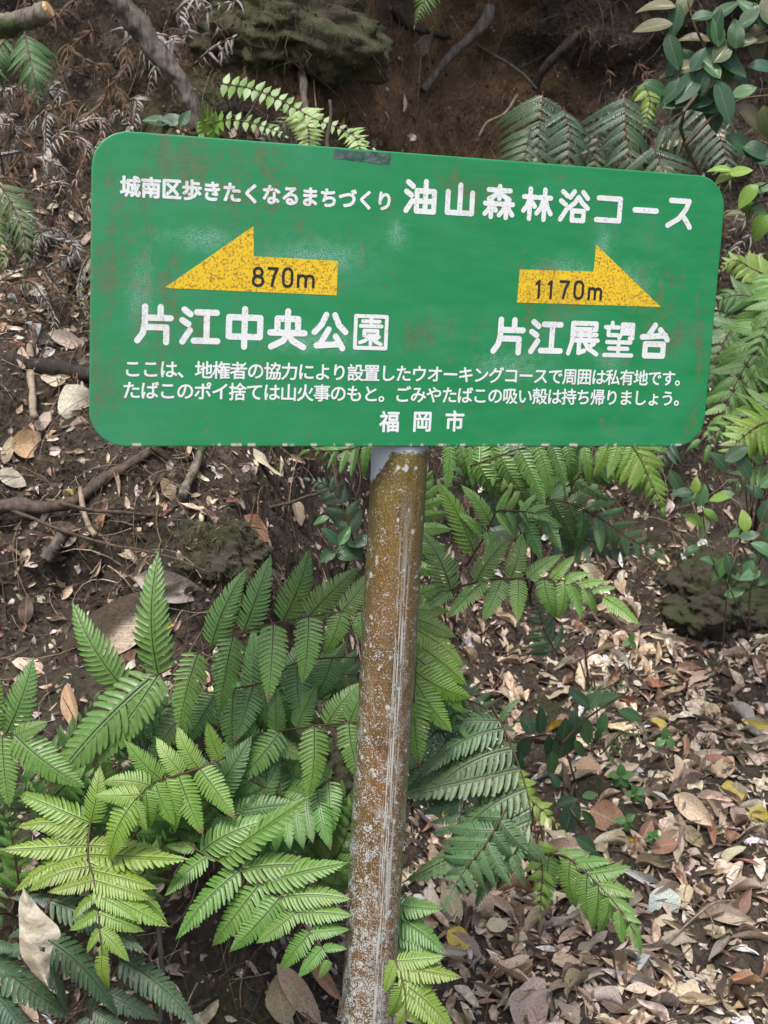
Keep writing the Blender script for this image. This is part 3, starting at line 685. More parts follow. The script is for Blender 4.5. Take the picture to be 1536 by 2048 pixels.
traced(En, ZL, .5, [(260, 1330), (200, 1400), (170, 1500), (150, 1640), (120, 1800)], [((185, 1400), (595, 1535)), ((170, 1540), (545, 1765)), ((175, 1480), (10, 1560)), ((160, 1600), (-60, 1600)), ((200, 1390), (40, 1400)), ((150, 1640), (330, 1800))], 1.92, 1.84, 'd', 'dusk', hint=H_UP, wy=.85)
traced(En, ZL, .5, [(-120, 1500), (-80, 1620), (-60, 1760), (-40, 1900)], [((-80, 1600), (262, 1895)), ((-70, 1660), (90, 1700)), ((-100, 1560), (85, 1610)), ((-50, 1800), (130, 1990)), ((-60, 1740), (180, 1960))], 1.88, 1.82, 'd', 'dusk', hint=H_UP, wy=.95)
traced(En, ZL, .5, [(420, 1560), (480, 1640), (430, 1740), (380, 1830), (340, 1930)], [((490, 1640), (830, 1822)), ((400, 1770), (650, 1890)), ((430, 1740), (300, 1860)), ((370, 1840), (560, 1960)), ((350, 1880), (220, 1960))], 1.92, 1.86, 'd', 'dusk', hint=H_UP, wy=.95)
for (pts, L_, n_, c_, Y_) in (([(330, 1700), (290, 1640), (240, 1580), (200, 1530)], 85, 9, 'deep', 2.1), ([(80, 1640), (110, 1590), (150, 1560), (210, 1550)], 75, 9, 'mid', 2.08), ([(420, 1690), (400, 1640), (360, 1600), (310, 1580)], 80, 9, 'deep', 2.06),
        ([(480, 1640), (540, 1610), (600, 1560), (650, 1500)], 85, 10, 'mid', 2.1), ([(640, 1760), (680, 1700), (700, 1640), (710, 1580)], 80, 9, 'mid', 2.06), ([(250, 1800), (290, 1740), (320, 1700), (350, 1650)], 70, 9, 'mid', 2.02),
        ([(460, 1470), (520, 1420), (590, 1400), (670, 1400)], 100, 10, 'mid', 2.12), ([(280, 1460), (330, 1430), (400, 1420), (460, 1440)], 90, 9, 'deep', 2.14), ([(40, 1780), (30, 1720), (20, 1660), (-10, 1600)], 60, 9, 'mid', 2.0), ([(60, 1560), (120, 1500), (160, 1450), (190, 1400)], 60, 9, 'deep', 2.2)):
    fr(A if pts[0][0] > 260 else Cn, pts, Y_, Y_ - .03, L_, n_, color=c_, hint=H_FR, angR=80, wy=1.05)
# right of the pole
G1 = plant(900, 1370, 'fern with a long pale green frond arching right, behind the middle of the pole', LG)
traced(G1, ZR, KR, [(140, 610), (240, 560), (340, 532), (440, 526), (540, 526), (620, 532), (700, 560), (770, 600)],
       [((240, 560), (183, 355)), ((322, 536), (397, 370)), ((430, 527), (497, 388)), ((505, 526), (585, 425)), ((575, 528), (650, 448)), ((625, 533), (698, 490)), ((665, 545), (755, 520)), ((710, 565), (790, 552)), ((330, 535), (213, 650)), ((405, 528), (350, 670)), ((462, 526), (450, 665)), ((540, 527), (562, 668)), ((608, 532), (632, 660)), ((650, 541), (683, 658)), ((695, 558), (730, 650)), ((755, 592), (872, 672)), ((230, 562), (125, 640))], 2.1, 2.02, color=(.21, .40, .085), hint=H_UP, wy=.95)
traced(G1, (768, 850), .5, [(330, 560), (400, 450), (450, 350), (500, 343), (560, 346), (600, 352)],
       [((365, 505), (262, 222)), ((425, 405), (366, 225)), ((455, 350), (505, 255)), ((455, 350), (522, 445)), ((497, 344), (535, 262)), ((497, 344), (552, 425)), ((540, 345), (605, 275)), ((540, 345), (592, 402)), ((565, 346), (722, 360)), ((575, 348), (650, 300)), ((410, 430), (460, 560)), ((400, 450), (330, 330))], 2.2, 2.15, color=(.20, .39, .08), hint=H_UP, wy=.75)
G2 = plant(830, 1640, 'light green fern fanning out on the right side of the pole at mid height', LG)
traced(G2, ZR, KR, [(60, 560), (90, 660), (105, 760), (108, 860), (100, 950)],
       [((80, 620), (215, 648)), ((88, 655), (245, 700)), ((98, 700), (285, 790)), ((102, 740), (292, 865)), ((105, 800), (302, 942)), ((107, 850), (272, 975)), ((108, 880), (200, 1060)), ((104, 920), (105, 1155)), ((100, 690), (20, 800)), ((70, 600), (200, 560)), ((100, 950), (50, 1060))], 2.1, 2.02, color='lime', wy=1.0)
fr(G2, [(790, 1290), (850, 1340), (890, 1390), (920, 1450)], 2.14, 2.08, 110, 9, color='mid', hint=H_FR, ang=62)
fr(G2, [(800, 1130), (840, 1040), (850, 980), (845, 930)], 2.3, 2.3, 80, 9, color='mid', hint=H_FR)
G3 = plant(1000, 1700, 'dark blue-green fern with drooping fronds, right of the lower pole', LG)
traced(G3, ZR, KR, [(370, 960), (420, 1060), (455, 1150), (485, 1240), (500, 1330), (480, 1400), (440, 1470)],
       [((400, 1010), (120, 1010)), ((415, 1045), (90, 1085)), ((440, 1105), (75, 1180)), ((460, 1165), (72, 1285)), ((485, 1240), (108, 1390)), ((498, 1310), (185, 1500)), ((492, 1375), (238, 1595)), ((470, 1420), (375, 1610)), ((495, 1340), (75, 1565)), ((440, 1470), (500, 1600)), ((480, 1400), (560, 1500)), ((400, 1010), (440, 920)), ((430, 1085), (430, 1235))], 2.1, 1.98, 'd', 'blue', hint=H_UP, wy=.9)
fr(G3, [(880, 1460), (920, 1520), (930, 1600), (900, 1680)], 2.12, 2.02, 120, 9, 'd', 'blue', Lr=150, hint=H_UP, ang=74, sag=.12, pw=.5)
fr(G3, [(830, 1420), (900, 1395), (960, 1410), (1010, 1450)], 2.2, 2.15, 80, 9, 'd', 'blue', hint=H_FR)
fr(G3, [(1000, 1640), (970, 1690), (930, 1740), (900, 1790)], 2.0, 1.95, 110, 8, 'd', 'blue', Lr=120, hint=H_UP)
fr(G3, [(1010, 1545), (1050, 1590), (1090, 1625), (1125, 1660)], 2.1, 2.05, 60, 8, color='lime', hint=H_UP)
G4 = plant(1060, 1740, 'small light green fern lying out over the dead leaves, lower right', LG)
traced(G4, ZR, KR, [(550, 1470), (620, 1475), (690, 1530), (750, 1590), (810, 1660), (860, 1740)],
       [((600, 1472), (690, 1450)), ((645, 1495), (775, 1485)), ((690, 1530), (842, 1525)), ((735, 1575), (860, 1590)), ((775, 1618), (862, 1665)), ((560, 1470), (538, 1655)), ((640, 1490), (608, 1655)), ((690, 1530), (678, 1705)), ((730, 1572), (735, 1735)), ((765, 1608), (775, 1750)), ((805, 1655), (810, 1770)), ((835, 1700), (898, 1797)), ((815, 1668), (880, 1700))], 2.15, 2.02, hint=H_UP, wy=.95)
fr(G4, [(1075, 1690), (1085, 1740), (1082, 1790), (1080, 1830)], 2.15, 2.1, 50, 6, color='lime', hint=H_UP)
G5 = plant(820, 1990, 'bright green fern brushing the right side of the pole near its foot', LG)
traced(G5, ZR, KR, [(20, 1760), (40, 1830), (60, 1890), (72, 1950), (75, 2010), (72, 2070)],
       [((40, 1830), (-15, 1935)), ((48, 1850), (252, 1905)), ((55, 1875), (235, 1975)), ((62, 1905), (258, 2045)), ((70, 1935), (205, 2060)), ((62, 1910), (35, 2050)), ((40, 1830), (200, 1830)), ((73, 1975), (150, 2080)), ((72, 1990), (50, 2080))], 1.84, 1.76, color='lime', hint=H_UP, wy=.9)
traced(G5, ZR, KR, [(-60, 1560), (-10, 1620), (20, 1690), (30, 1750)], [((0, 1635), (185, 1672)), ((15, 1675), (220, 1765)), ((25, 1720), (215, 1780)), ((28, 1745), (150, 1860))], 1.98, 1.94, color='mid', hint=H_UP)
G6 = plant(1060, 1190, 'dark fern with drooping fronds right under the middle of the sign', LG)
fr(G6, [(960, 925), (1050, 895), (1130, 888), (1215, 905), (1280, 945), (1320, 1000)], 2.62, 2.55, 110, 13, color='mid', Lr=125, hint=H_FR, wy=.72, ang=76, sag=.2)
fr(G6, [(1030, 1010), (1110, 1000), (1190, 1030), (1255, 1075), (1310, 1105)], 2.68, 2.62, 100, 10, color='deep', Lr=110, hint=H_FR, wy=.85)
fr(G6, [(1060, 905), (1000, 915), (940, 945), (890, 985)], 2.7, 2.7, 80, 9, color='deep', hint=H_FR)
fr(G6, [(1040, 1060), (1010, 1010), (960, 980), (900, 960)], 2.66, 2.7, 70, 9, color='dusk', hint=H_FR)
fr(G6, [(1150, 960), (1190, 930), (1240, 930), (1290, 960)], 2.6, 2.55, 70, 10, color='deep', hint=H_FR, wy=.85)
fr(G6, [(900, 880), (960, 900), (1010, 940), (1040, 1000)], 2.66, 2.6, 90, 10, color='mid', hint=H_FR, wy=.8, sag=.2)
fr(G6, [(1230, 860), (1270, 900), (1300, 960), (1325, 1015)], 2.5, 2.45, 90, 12, color='lime', hint=H_FR, wy=.8, sag=.15)
fr(G6, [(1120, 1060), (1170, 1080), (1230, 1090), (1300, 1110)], 2.7, 2.65, 60, 10, color='dusk', hint=H_FR)
G7 = plant(690, 1150, 'small yellowish fern just left of the pole top, under the sign', LG)
fr(G7, [(800, 850), (740, 885), (680, 900), (620, 900)], 2.5, 2.45, 90, 9, color='mid', hint=H_FR, wy=.7, sag=.3)
fr(G7, [(700, 1060), (680, 1000), (650, 970), (620, 960)], 2.5, 2.5, 50, 8, color='dusk', hint=H_FR)
# right edge
G8 = plant(1500, 1080, 'broad pale green fern at the right edge beside the lower corner of the sign', LG)
fr(G8, [(1600, 640), (1530, 680), (1480, 750), (1445, 830), (1420, 890)], 2.9, 2.7, 110, 12, color='mid', hint=H_FR, wy=.8, sag=.15)
fr(G8, [(1640, 790), (1560, 810), (1480, 840), (1400, 880)], 2.8, 2.7, 95, 11, color='mid', hint=H_FR, wy=.8)
fr(G8, [(1640, 900), (1570, 915), (1500, 940), (1450, 990)], 2.8, 2.7, 80, 10, color='mid', hint=H_FR, wy=.8)
fr(G8, [(1590, 620), (1530, 600), (1470, 590), (1420, 610)], 3.0, 3.0, 80, 11, color='deep', hint=H_FR, wy=.8)
fr(G8, [(1620, 700), (1550, 700), (1500, 720), (1460, 770)], 2.95, 2.8, 90, 11, color='deep', hint=H_FR, wy=.8)
fr(G8, [(1600, 560), (1560, 600), (1530, 660), (1510, 730)], 2.95, 2.8, 90, 11, color='mid', hint=H_FR, wy=.8)
fr(G8, [(1480, 640), (1450, 680), (1430, 740), (1420, 800)], 3.0, 2.9, 70, 10, color='deep', hint=H_FR, wy=.8)
fr(G8, [(1560, 840), (1520, 850), (1480, 880), (1440, 930)], 2.75, 2.65, 80, 10, color='lime', hint=H_FR, wy=.8)
fr(G8, [(1380, 830), (1350, 870), (1330, 910), (1300, 960)], 2.9, 2.8, 60, 9, color='dusk', hint=H_FR, wy=.8)
fr(G8, [(1560, 560), (1510, 540), (1470, 520), (1440, 540)], 3.1, 3.1, 50, 11, color='lime', hint=H_FR)
fr(G8, [(1440, 720), (1400, 760), (1370, 830), (1330, 890)], 3.0, 2.9, 70, 9, color='deep', hint=H_FR)
# behind the top of the sign
T1 = plant(1090, 420, 'dark fern with a fan of drooping pinnae above the right half of the sign', LG)
fr(T1, [(1085, 195), (1080, 250), (1075, 320), (1070, 400)], 3.75, 3.6, 115, 11, 'n', 'dusk', hint=H_FR, ang=82, sag=.3, pw=.5)
fr(T1, [(1130, 225), (1140, 270), (1135, 330), (1125, 400)], 3.7, 3.55, 90, 10, 'n', 'dusk', hint=H_FR, ang=82, sag=.3, pw=.5)
fr(T1, [(1060, 260), (1050, 310), (1040, 360), (1030, 420)], 3.7, 3.55, 80, 10, 'n', 'dusk', hint=H_FR, ang=82, sag=.3, pw=.5)
T2 = plant(1290, 430, 'dark green fern with long narrow pinnae right of the fan-shaped one above the sign', LG)
fr(T2, [(1250, 200), (1252, 260), (1262, 330), (1270, 410)], 3.7, 3.55, 100, 12, 'n', 'dusk', hint=H_FR, ang=80, sag=.3, pw=.5)
fr(T2, [(1330, 250), (1370, 270), (1410, 300), (1440, 340)], 3.6, 3.5, 80, 11, 'n', 'dusk', hint=H_FR, ang=76, sag=.4, pw=.5)
fr(T2, [(1290, 170), (1300, 200), (1295, 230), (1288, 260)], 3.5, 3.45, 30, 8, 'b', 'lime', hint=H_FR)
fr(T2, [(1310, 300), (1330, 350), (1340, 400), (1345, 450)], 3.5, 3.4, 90, 10, 'n', 'dusk', hint=H_FR, ang=76, sag=.3, pw=.5)
fr(T2, [(1200, 230), (1195, 280), (1190, 330), (1190, 380)], 3.75, 3.6, 80, 10, 'n', 'dusk', hint=H_UP, ang=82, sag=.3, pw=.5)
fr(T2, [(1400, 200), (1430, 250), (1450, 300), (1460, 360)], 3.5, 3.3, 90, 11, 'n', 'dusk', hint=H_FR, ang=78, sag=.3, pw=.5)
fr(T2, [(1340, 170), (1380, 180), (1430, 210), (1470, 260)], 3.6, 3.4, 70, 11, 'n', 'dusk', hint=H_UP, ang=78, sag=.3, pw=.5)
T3 = plant(70, 40, 'green fern hanging under the cut branch at the top left corner', LG)
fr(T3, [(50, 70), (58, 110), (68, 150), (75, 200)], 2.95, 2.85, 75, 14, 'n', 'deep', hint=H_FR, ang=70, sag=.35, pw=.5)
fr(T3, [(10, 80), (-10, 110), (-20, 160), (-25, 200)], 2.95, 2.85, 60, 12, 'n', 'deep', hint=H_FR, ang=70, sag=.35, pw=.5)
T4 = plant(10, 360, 'small green fern at the left edge among the dead grey fronds', LG)
fr(T4, [(0, 370), (30, 420), (50, 480), (48, 560)], 2.9, 2.8, 70, 13, 'n', 'deep', hint=H_FR, ang=66, sag=.3, pw=.6)
fr(T4, [(-20, 380), (-10, 440), (0, 500), (10, 540)], 2.9, 2.8, 50, 12, 'n', 'mid', hint=H_FR, ang=66, sag=.3, pw=.6)
T5 = plant(500, 330, 'yellow-green ladder-leaved fern poking up behind the top edge of the sign', LG)
fr(T5, [(450, 168), (505, 178), (565, 202), (625, 235), (690, 262), (745, 296)], 3.1, 3.0, 28, 20, 's', 'yel', hint=H_FR, ang=85, pw=.4, jl=.15, rad=.0015)
fr(T5, [(400, 265), (450, 240), (520, 250), (570, 272)], 3.1, 3.05, 26, 12, 's', 'yel', hint=H_FR, ang=85, pw=.4, jl=.15, rad=.0015)
fr(T5, [(605, 225), (616, 255), (618, 285), (612, 320)], 3.1, 3.05, 38, 12, 's', 'lime', hint=H_FR, ang=85, pw=.4, wy=.6, rad=.0015)
fr(T5, [(440, 270), (425, 255), (415, 240), (405, 225)], 3.1, 3.05, 40, 7, 's', 'lime', hint=H_FR, ang=70, pw=.4, wy=.5, rad=.0015)
fr(T5, [(700, 262), (715, 280), (720, 300), (725, 330)], 3.1, 3.05, 30, 9, 's', 'lime', hint=H_FR, ang=80, pw=.4, wy=.5, rad=.0015)
fr(T5, [(590, 230), (560, 250), (530, 275), (500, 310)], 3.2, 3.15, 40, 9, 'n', 'blue', hint=H_FR)
T6 = plant(860, -30, 'tiny green fern tip hanging from the top edge above the dirt bank', LG)
fr(T6, [(862, -25), (850, 0), (840, 25), (830, 50)], 3.5, 3.45, 38, 10, 'n', 'mid', hint=H_FR, sag=.2)
T7 = plant(1180, 1380, 'low dark fern spray among the shrub leaves right of the pole', LG)
fr(T7, [(1110, 1300), (1090, 1265), (1080, 1230), (1070, 1200)], 2.8, 2.75, 50, 9, 'd', 'blue', hint=H_FR)
fr(T7, [(1210, 1500), (1240, 1470), (1270, 1460), (1310, 1480)], 2.6, 2.5, 60, 10, 'n', 'blue', hint=H_UP)
fr(T7, [(1160, 1400), (1200, 1380), (1240, 1370), (1280, 1385)], 2.7, 2.65, 40, 10, 'n', 'blue', hint=H_UP)

# dead grey fern fronds hanging on the upper left bank
GD = 'dead grey fern fronds hanging down the bank'
def dead_frond(px, py, dx, dy, L, n, shade, lab):
    p0 = on(px, py, .03); P = [p0]
    for k in range(1, 5):
        f = k / 4; x = px + dx * f + R.uniform(-8, 8); y = py + dy * f
        q, nn = hit(x, y); nn = nrm(nn); P.append(q + nn * (.05 + .05 * math.sin(f * 3)))
    o = empty('dead_fern', p0); tag(o, lab, 'fern', GD)
    frond(o, P, L, n, 'x', shade, hint=Vector((R.uniform(-.5, .5), -.85, .3)), stipe=False, ang=66, sag=.35, pw=.4, jl=.25, rad=.002)
GREY, TAN = (.62, .59, .56), (.26, .18, .125)
i = 0
for rw, (y0, y1, wd) in enumerate(((150, 260, 'by the leaning branch'), (270, 380, 'by its upper corner'), (390, 480, 'by its heading'), (490, 580, 'by its arrows'))):
    for cl_, (x0, x1, wx) in enumerate(((10, 70, 'at the left edge'), (80, 150, 'midway to the sign'), (160, 250, 'close to the sign'))):
        for g_, gw in ((GREY, 'ash grey'), (TAN, 'rust brown')):
            for ln, lw in ((.75, 'short'), (1.25, 'long')):
                if rw > 1 and cl_ == 2 and ln < 1: continue
                dead_frond(R.uniform(x0, x1), R.uniform(y0, y1), R.uniform(-40, 30), R.uniform(100, 150) * ln, R.uniform(.026, .040), 24, g_, f'{lw} {gw} dead fern frond {wx}, {wd}')
for (x, y, dx, dy, lb) in ((290, 55, 60, 90, 'pale grey dead frond left of the leaning dead branch, spreading right'), (300, 95, -30, 90, 'pale grey dead frond left of the leaning dead branch, spreading left'), (330, 60, 50, 110, 'pale grey dead frond crossing behind the leaning dead branch'),
        (400, -20, 60, 110, 'pale grey dead frond hanging from the top edge beside the mossy overhang'), (420, 10, 40, 130, 'longest grey dead frond beside the mossy overhang'), (360, 20, 40, 100, 'pale grey dead frond right of the upper part of the leaning dead branch'),
        (285, 100, 100, 30, 'grey dead frond lying nearly level behind the leaning dead branch'), (340, 110, 50, 90, 'grey dead frond right behind the middle of the leaning dead branch'), (400, 130, 80, 30, 'brownish grey dead frond spread level below the mossy overhang')):
    dead_frond(x, y, dx, dy, R.uniform(.04, .06), 13, GREY, lb)
for i, wd in enumerate(('first', 'second', 'third', 'fourth', 'fifth', 'sixth', 'seventh', 'eighth')): dead_frond(75 + i * 25, R.uniform(-20, 110), R.uniform(-30, 30), R.uniform(60, 110), R.uniform(.035, .05), 12, TAN, f'brown dead frond near the top edge, {wd} from the cut branch')
for i, wd in enumerate(('upper', 'middle', 'lowest')): dead_frond(1490, 430 + 45 * i, R.uniform(-20, 20), R.uniform(50, 90), .04, 12, GREY, f'{wd} grey dead fern frond beside the upper right corner of the sign')
for i, wd in enumerate(('farthest', 'middle', 'nearest')): dead_frond(1180 + 40 * i, 60 + 30 * i, R.uniform(-30, 30), R.uniform(50, 90), .05, 12, TAN, f'brown dead frond on the dark bank, the {wd} of three to the evergreen shrub')

# ------------------------------------------------------------------ branches, roots, trunks
def branch(name, pts, Y, w0, w1, mt, label, cat, lift=.02, k=9, wob=.35, n=30, cut=None, group=None):
    if Y is None:
        Q = [on(x, y, lift).y for x, y in pts]; m_ = len(Q) - 1; li = [Q[0] + (Q[-1] - Q[0]) * i / m_ for i in range(m_ + 1)]
        sh = max(0, max(a - b for a, b in zip(li, Q))) * .6
        P = [at(x, y, (q - sh) * .7 + .3 * min(q, h)) for (x, y), q, h in zip(pts, li, Q)]
    else: P = [Yc_(x, y, Y) for x, y in pts]
    C = catmull(P, n); o0 = C[0].copy(); kk = o0.y / F
    C = [c - o0 + Vector((noise.noise(c * 18), noise.noise(c * 18 + Vector((5, 5, 5))), noise.noise(c * 21))) * .0045 * (w0 / 30 + .3) for c in C]
    r = [(w0 + (w1 - w0) * i / n) / 2 * kk * (1 + .22 * noise.noise(C[i] * 30)) for i in range(n + 1)]
    V, Fc = tube_data(C, r, k, wob)
    o = link(name, mesh(name, V, Fc, mt), loc=o0); tag(o, label, cat, group)
    if cut:
        # paler end grain disc
        e = C[-1] if cut > 0 else C[0]; d = (C[-1] - C[-2]).normalized() if cut > 0 else (C[0] - C[1]).normalized()
        V, Fc = tube_data([e - d * .001, e + d * .006], [r[-1 if cut > 0 else 0] * .93, r[-1 if cut > 0 else 0] * .8], 12, .3)
        link('cut_end', mesh('cut_end', V, Fc, M_WOODCUT, smooth=False), o, loc=(0, 0, 0))
    return o
branch('dead_branch', [(205, -40), (265, 35), (320, 110), (365, 175), (392, 258)], 3.15, 50, 24, M_BARK, 'thick weathered dead branch leaning down to the top edge of the sign', 'branch', k=20, wob=.45, n=60)
branch('cut_branch', [(-60, 70), (-10, 52), (40, 38), (92, 24)], 2.8, 44, 40, M_BARKM, 'sawn grey branch with a pale cut end in the top left corner', 'branch', k=12, cut=1)
branch('fallen_log', [(-60, 712), (60, 728), (160, 748), (300, 770)], None, 36, 30, M_BARKD, 'thick blackened log lying behind the left edge of the sign', 'log', .01, 12, .5)
branch('fallen_branch', [(-40, 1012), (60, 1012), (150, 1000), (210, 960), (300, 900), (340, 870)], None, 34, 16, M_TWIG, 'dark fallen branch rising to the lower left corner of the sign', 'branch', .02)
branch('long_twig', [(120, 1008), (200, 1022), (330, 1031), (450, 1026), (560, 1010), (640, 985), (690, 968)], None, 11, 6, M_TWIG, 'long thin twig running level across the soil below the sign', 'twig', .035, 6)
branch('long_twig', [(-30, 1000), (60, 1035), (135, 1065), (220, 1088), (330, 1112), (420, 1145)], None, 9, 4, M_TWIG, 'thin dark twig sloping down right across the soil on the left', 'twig', .045, 6)
branch('stick', [(408, 890), (392, 930), (376, 965), (364, 992)], None, 19, 17, M_BARKM, 'short grey mossy stick standing just below the sign, left of the pole', 'stick', .04)
branch('stub_branch', [(92, 1120), (112, 1090), (132, 1062)], None, 30, 26, M_BARK, 'stout grey stub of wood beside the sloping twig on the left', 'stick', .02, 10)
branch('bark_strip', [(160, 975), (165, 1010), (176, 1045), (190, 1070)], None, 9, 14, M_PALE, 'pale dry strip of bark hanging over the fallen branch', 'bark strip', .04, 5)
branch('stick', [(60, 690), (62, 740), (66, 800), (70, 835)], None, 13, 15, M_PALE, 'pale upright stick in front of the blackened log', 'stick', .05, 7)
branch('hanging_root', [(607, 110), (605, 150), (608, 185), (612, 225)], None, 17, 12, M_BARK, 'thick brown root hanging from the mossy overhang', 'root', .06, 8)
branch('hanging_root', [(625, 120), (627, 160), (632, 215)], None, 4, 3, M_PALE, 'hair-thin root hanging beside the thick one', 'root', .06, 5)
branch('bank_root', [(980, 20), (960, 55), (925, 90), (880, 135), (845, 180)], None, 26, 14, M_BARK, 'crooked grey root slanting down left across the dirt bank', 'root', .04)
branch('bank_root', [(940, 78), (985, 110), (1030, 135), (1075, 180)], None, 8, 6, M_BARK, 'thin root slanting down right from the crooked grey one', 'root', .05, 6)
branch('bank_root', [(1160, 70), (1120, 105), (1085, 140), (1070, 180)], None, 24, 14, M_BARKD, 'dark thick root at the right of the dirt bank', 'root', .03)
branch('bank_root', [(1100, 105), (1065, 125), (1035, 140)], None, 8, 5, M_BARKD, 'short dark rootlet crossing to the dark thick root', 'root', .04, 6)
branch('bank_root', [(1035, 190), (1010, 225), (975, 245), (957, 272)], None, 6, 4, M_PALE, 'pale curling rootlet left of the fan-shaped fern', 'root', .05, 5)
branch('bank_root', [(790, 20), (810, 50), (850, 62), (900, 75)], None, 14, 10, M_BARKD, 'brown root lying level at the top of the dirt bank', 'root', .03, 7)
branch('bank_root', [(690, 108), (720, 104), (760, 118)], None, 12, 8, M_PALE, 'short pale root end sticking out right of the mossy overhang', 'root', .06, 7)
branch('upright_twig', [(656, 310), (657, 270), (661, 235), (660, 198)], 2.4, 9, 6, M_TWIG, 'bare twig standing up behind the top edge of the sign', 'twig', k=7, wob=.5, n=14)
branch('thin_twig', [(490, 240), (505, 215), (520, 190), (530, 172)], 2.9, 5, 4, M_TWIG, 'thin twig slanting through the ladder-leaved fern', 'twig', k=5)
branch('thin_twig', [(318, 1845), (322, 1900), (326, 1970), (322, 2060)], None, 12, 12, M_BARK, 'thin upright grey stem between the lower ferns', 'twig', .03, 7)
branch('thin_twig', [(1180, 2005), (1240, 2000), (1300, 1965), (1400, 1880)], None, 4, 3, M_BARKD, 'hair-thin dark twig lying over the leaves at the lower right', 'twig', .015, 5)
branch('stick', [(1300, 1900), (1350, 1870), (1420, 1810), (1480, 1800)], None, 6, 4, M_PALE, 'thin pale twig on the bare soil at the lower right', 'twig', .012, 5)
branch('stick', [(1440, 1250), (1470, 1300), (1520, 1330)], None, 14, 8, M_BARK, 'grey stick at the foot of the mossy rock on the right', 'stick', .02, 7)
branch('stick', [(1480, 1480), (1510, 1488), (1560, 1495)], None, 18, 14, M_PALE, 'reddish dry stick cut by the right edge among the leaves', 'stick', .012, 7)

# ------------------------------------------------------------------ rocks and mossy lumps
def lump(name, px, py, rx, ry, rz, mt, label, cat, seed, sink=.3, amp=.35, fringe=0):
    p, n = hit(px, py); n = nrm(n); V, Fc = [], []; A_, B_ = 110, 70
    for i in range(B_ + 1):
        th = math.pi * i / B_
        for j in range(A_):
            ph = 2 * math.pi * j / A_; d = Vector((math.sin(th) * math.cos(ph), math.sin(th) * math.sin(ph), math.cos(th)))
            k = 1 + amp * noise.fractal(d * 1.3 + Vector((seed, 0, 0)), .9, 2, 4) + .10 * noise.fractal(d * 5 + Vector((seed, 3, 0)), .6, 2, 5) + .05 * noise.noise(d * 26)
            V.append((d.x * rx * k, d.y * ry * k, d.z * rz * k))
    for i in range(B_):
        for j in range(A_): Fc.append((i * A_ + j, (i + 1) * A_ + j, (i + 1) * A_ + (j + 1) % A_, i * A_ + (j + 1) % A_))
    o = link(name, mesh(name, V, Fc, mt), loc=p - n * (min(rx, ry, rz) * sink)); tag(o, label, cat)
    if fringe:
        W_, G_, T_ = [], [], []; of = 0
        for i in range(fringe):
            q = Vector(V[R.randrange(len(V))]); L = R.uniform(.005, .016) if R.random() < .93 else R.uniform(.04, .10); d = (q.normalized() * .7 + Vector((R.gauss(0, .5), R.gauss(0, .3), R.gauss(-.7, .5)))).normalized()
            e = Vector((R.gauss(0, 1), R.gauss(0, 1), -1)) * L * .25; r = R.choice((.0007, .001, .0014))
            v, f = tube_data([q, q + d * L * .5, q + d * L * .8 + e], [r, r * .8, r * .3], 3, cap=False)
            W_ += v; G_ += [tuple(of + k for k in ff) for ff in f]; of += len(v); T_ += [(*R.choice(((.06, .08, .025), (.10, .10, .045), (.12, .09, .06), (.045, .035, .022), (.20, .17, .11))), 1)] * len(v)
        c = link('moss_fringe', mesh('moss_fringe', W_, G_, M_LITTER, tint=T_), o, loc=(0, 0, 0)); c['kind'] = 'stuff'
    return o
def rock_mat():
    t = NT('mossy_rock'); v = t.obj()
    col = t.mix(t.ramp(t.noise(v, 20, 6, .7), .35, .65), (.032, .027, .021), (.075, .062, .046))
    col = t.mix(t.ramp(t.noise(v, 7, 6, .7), .42, .56, 0, .9), col, (.042, .055, .018))
    return t.done(t.pr(col, .9, t.bump(t.noise(v, 60, 7, .7), 1, .01)))
M_ROCK = rock_mat()
lump('mossy_rock', 1420, 1200, .17, .16, .11, M_ROCK, 'low dark rock with moss at the right, above the leaf-strewn ground', 'rock', 1, fringe=900)
lump('mossy_rock', 1530, 1190, .12, .12, .13, M_ROCK, 'green mossy rock cut by the right edge', 'rock', 5)
lump('mossy_rock', 640, 1590, .07, .08, .13, M_ROCK, 'upright dark rock between the big fern and the pole', 'rock', 9)
lump('mossy_overhang', 575, 60, .22, .16, .15, M_MOSS, 'mossy lump of roots and earth overhanging the bank above the sign', 'overhang', 3, .2, .5, 5200)
lump('mossy_mound', 430, 1120, .10, .05, .07, M_MOSS, 'mossy earth mound above the big fern', 'mound', 12, .55, .4, 1500)

# ------------------------------------------------------------------ broad-leaved shrubs
def leaf_mesh(name, W=.22, fold=.12, bend=.15, twist=0.0, mats=None, seed=0, K=8, tip=.0, wave=.0):
    rr = random.Random(seed); V, Fc = [], []; C = 4; ph = rr.uniform(0, 6)
    for k in range(K + 1):
        t = k / K; w_ = W * (math.sin(math.pi * t ** .82) ** .85 if 0 < t < 1 else 0.0) + (.012 if k < K else .002)
        for j in range(C + 1):
            e = (j - 2) / 2; y = e * w_
            z = abs(e) * w_ * fold * 3 - bend * t * t + wave * w_ * math.sin(t * 9 + ph + (2 if e > 0 else 0)) * abs(e)
            a = twist * t; V.append((t - bend * .3 * t * t, y * math.cos(a) - z * math.sin(a), y * math.sin(a) + z * math.cos(a)))
    for k in range(K):
        for j in range(C): a = k * (C + 1) + j; Fc.append((a, a + C + 1, a + C + 2, a + 1))
    return mesh(name, V, Fc, mats or [M_LEAF])
EVL = [leaf_mesh('leaf', .24, .08, .12 + .06 * s, .1 * s, seed=s) for s in range(4)]
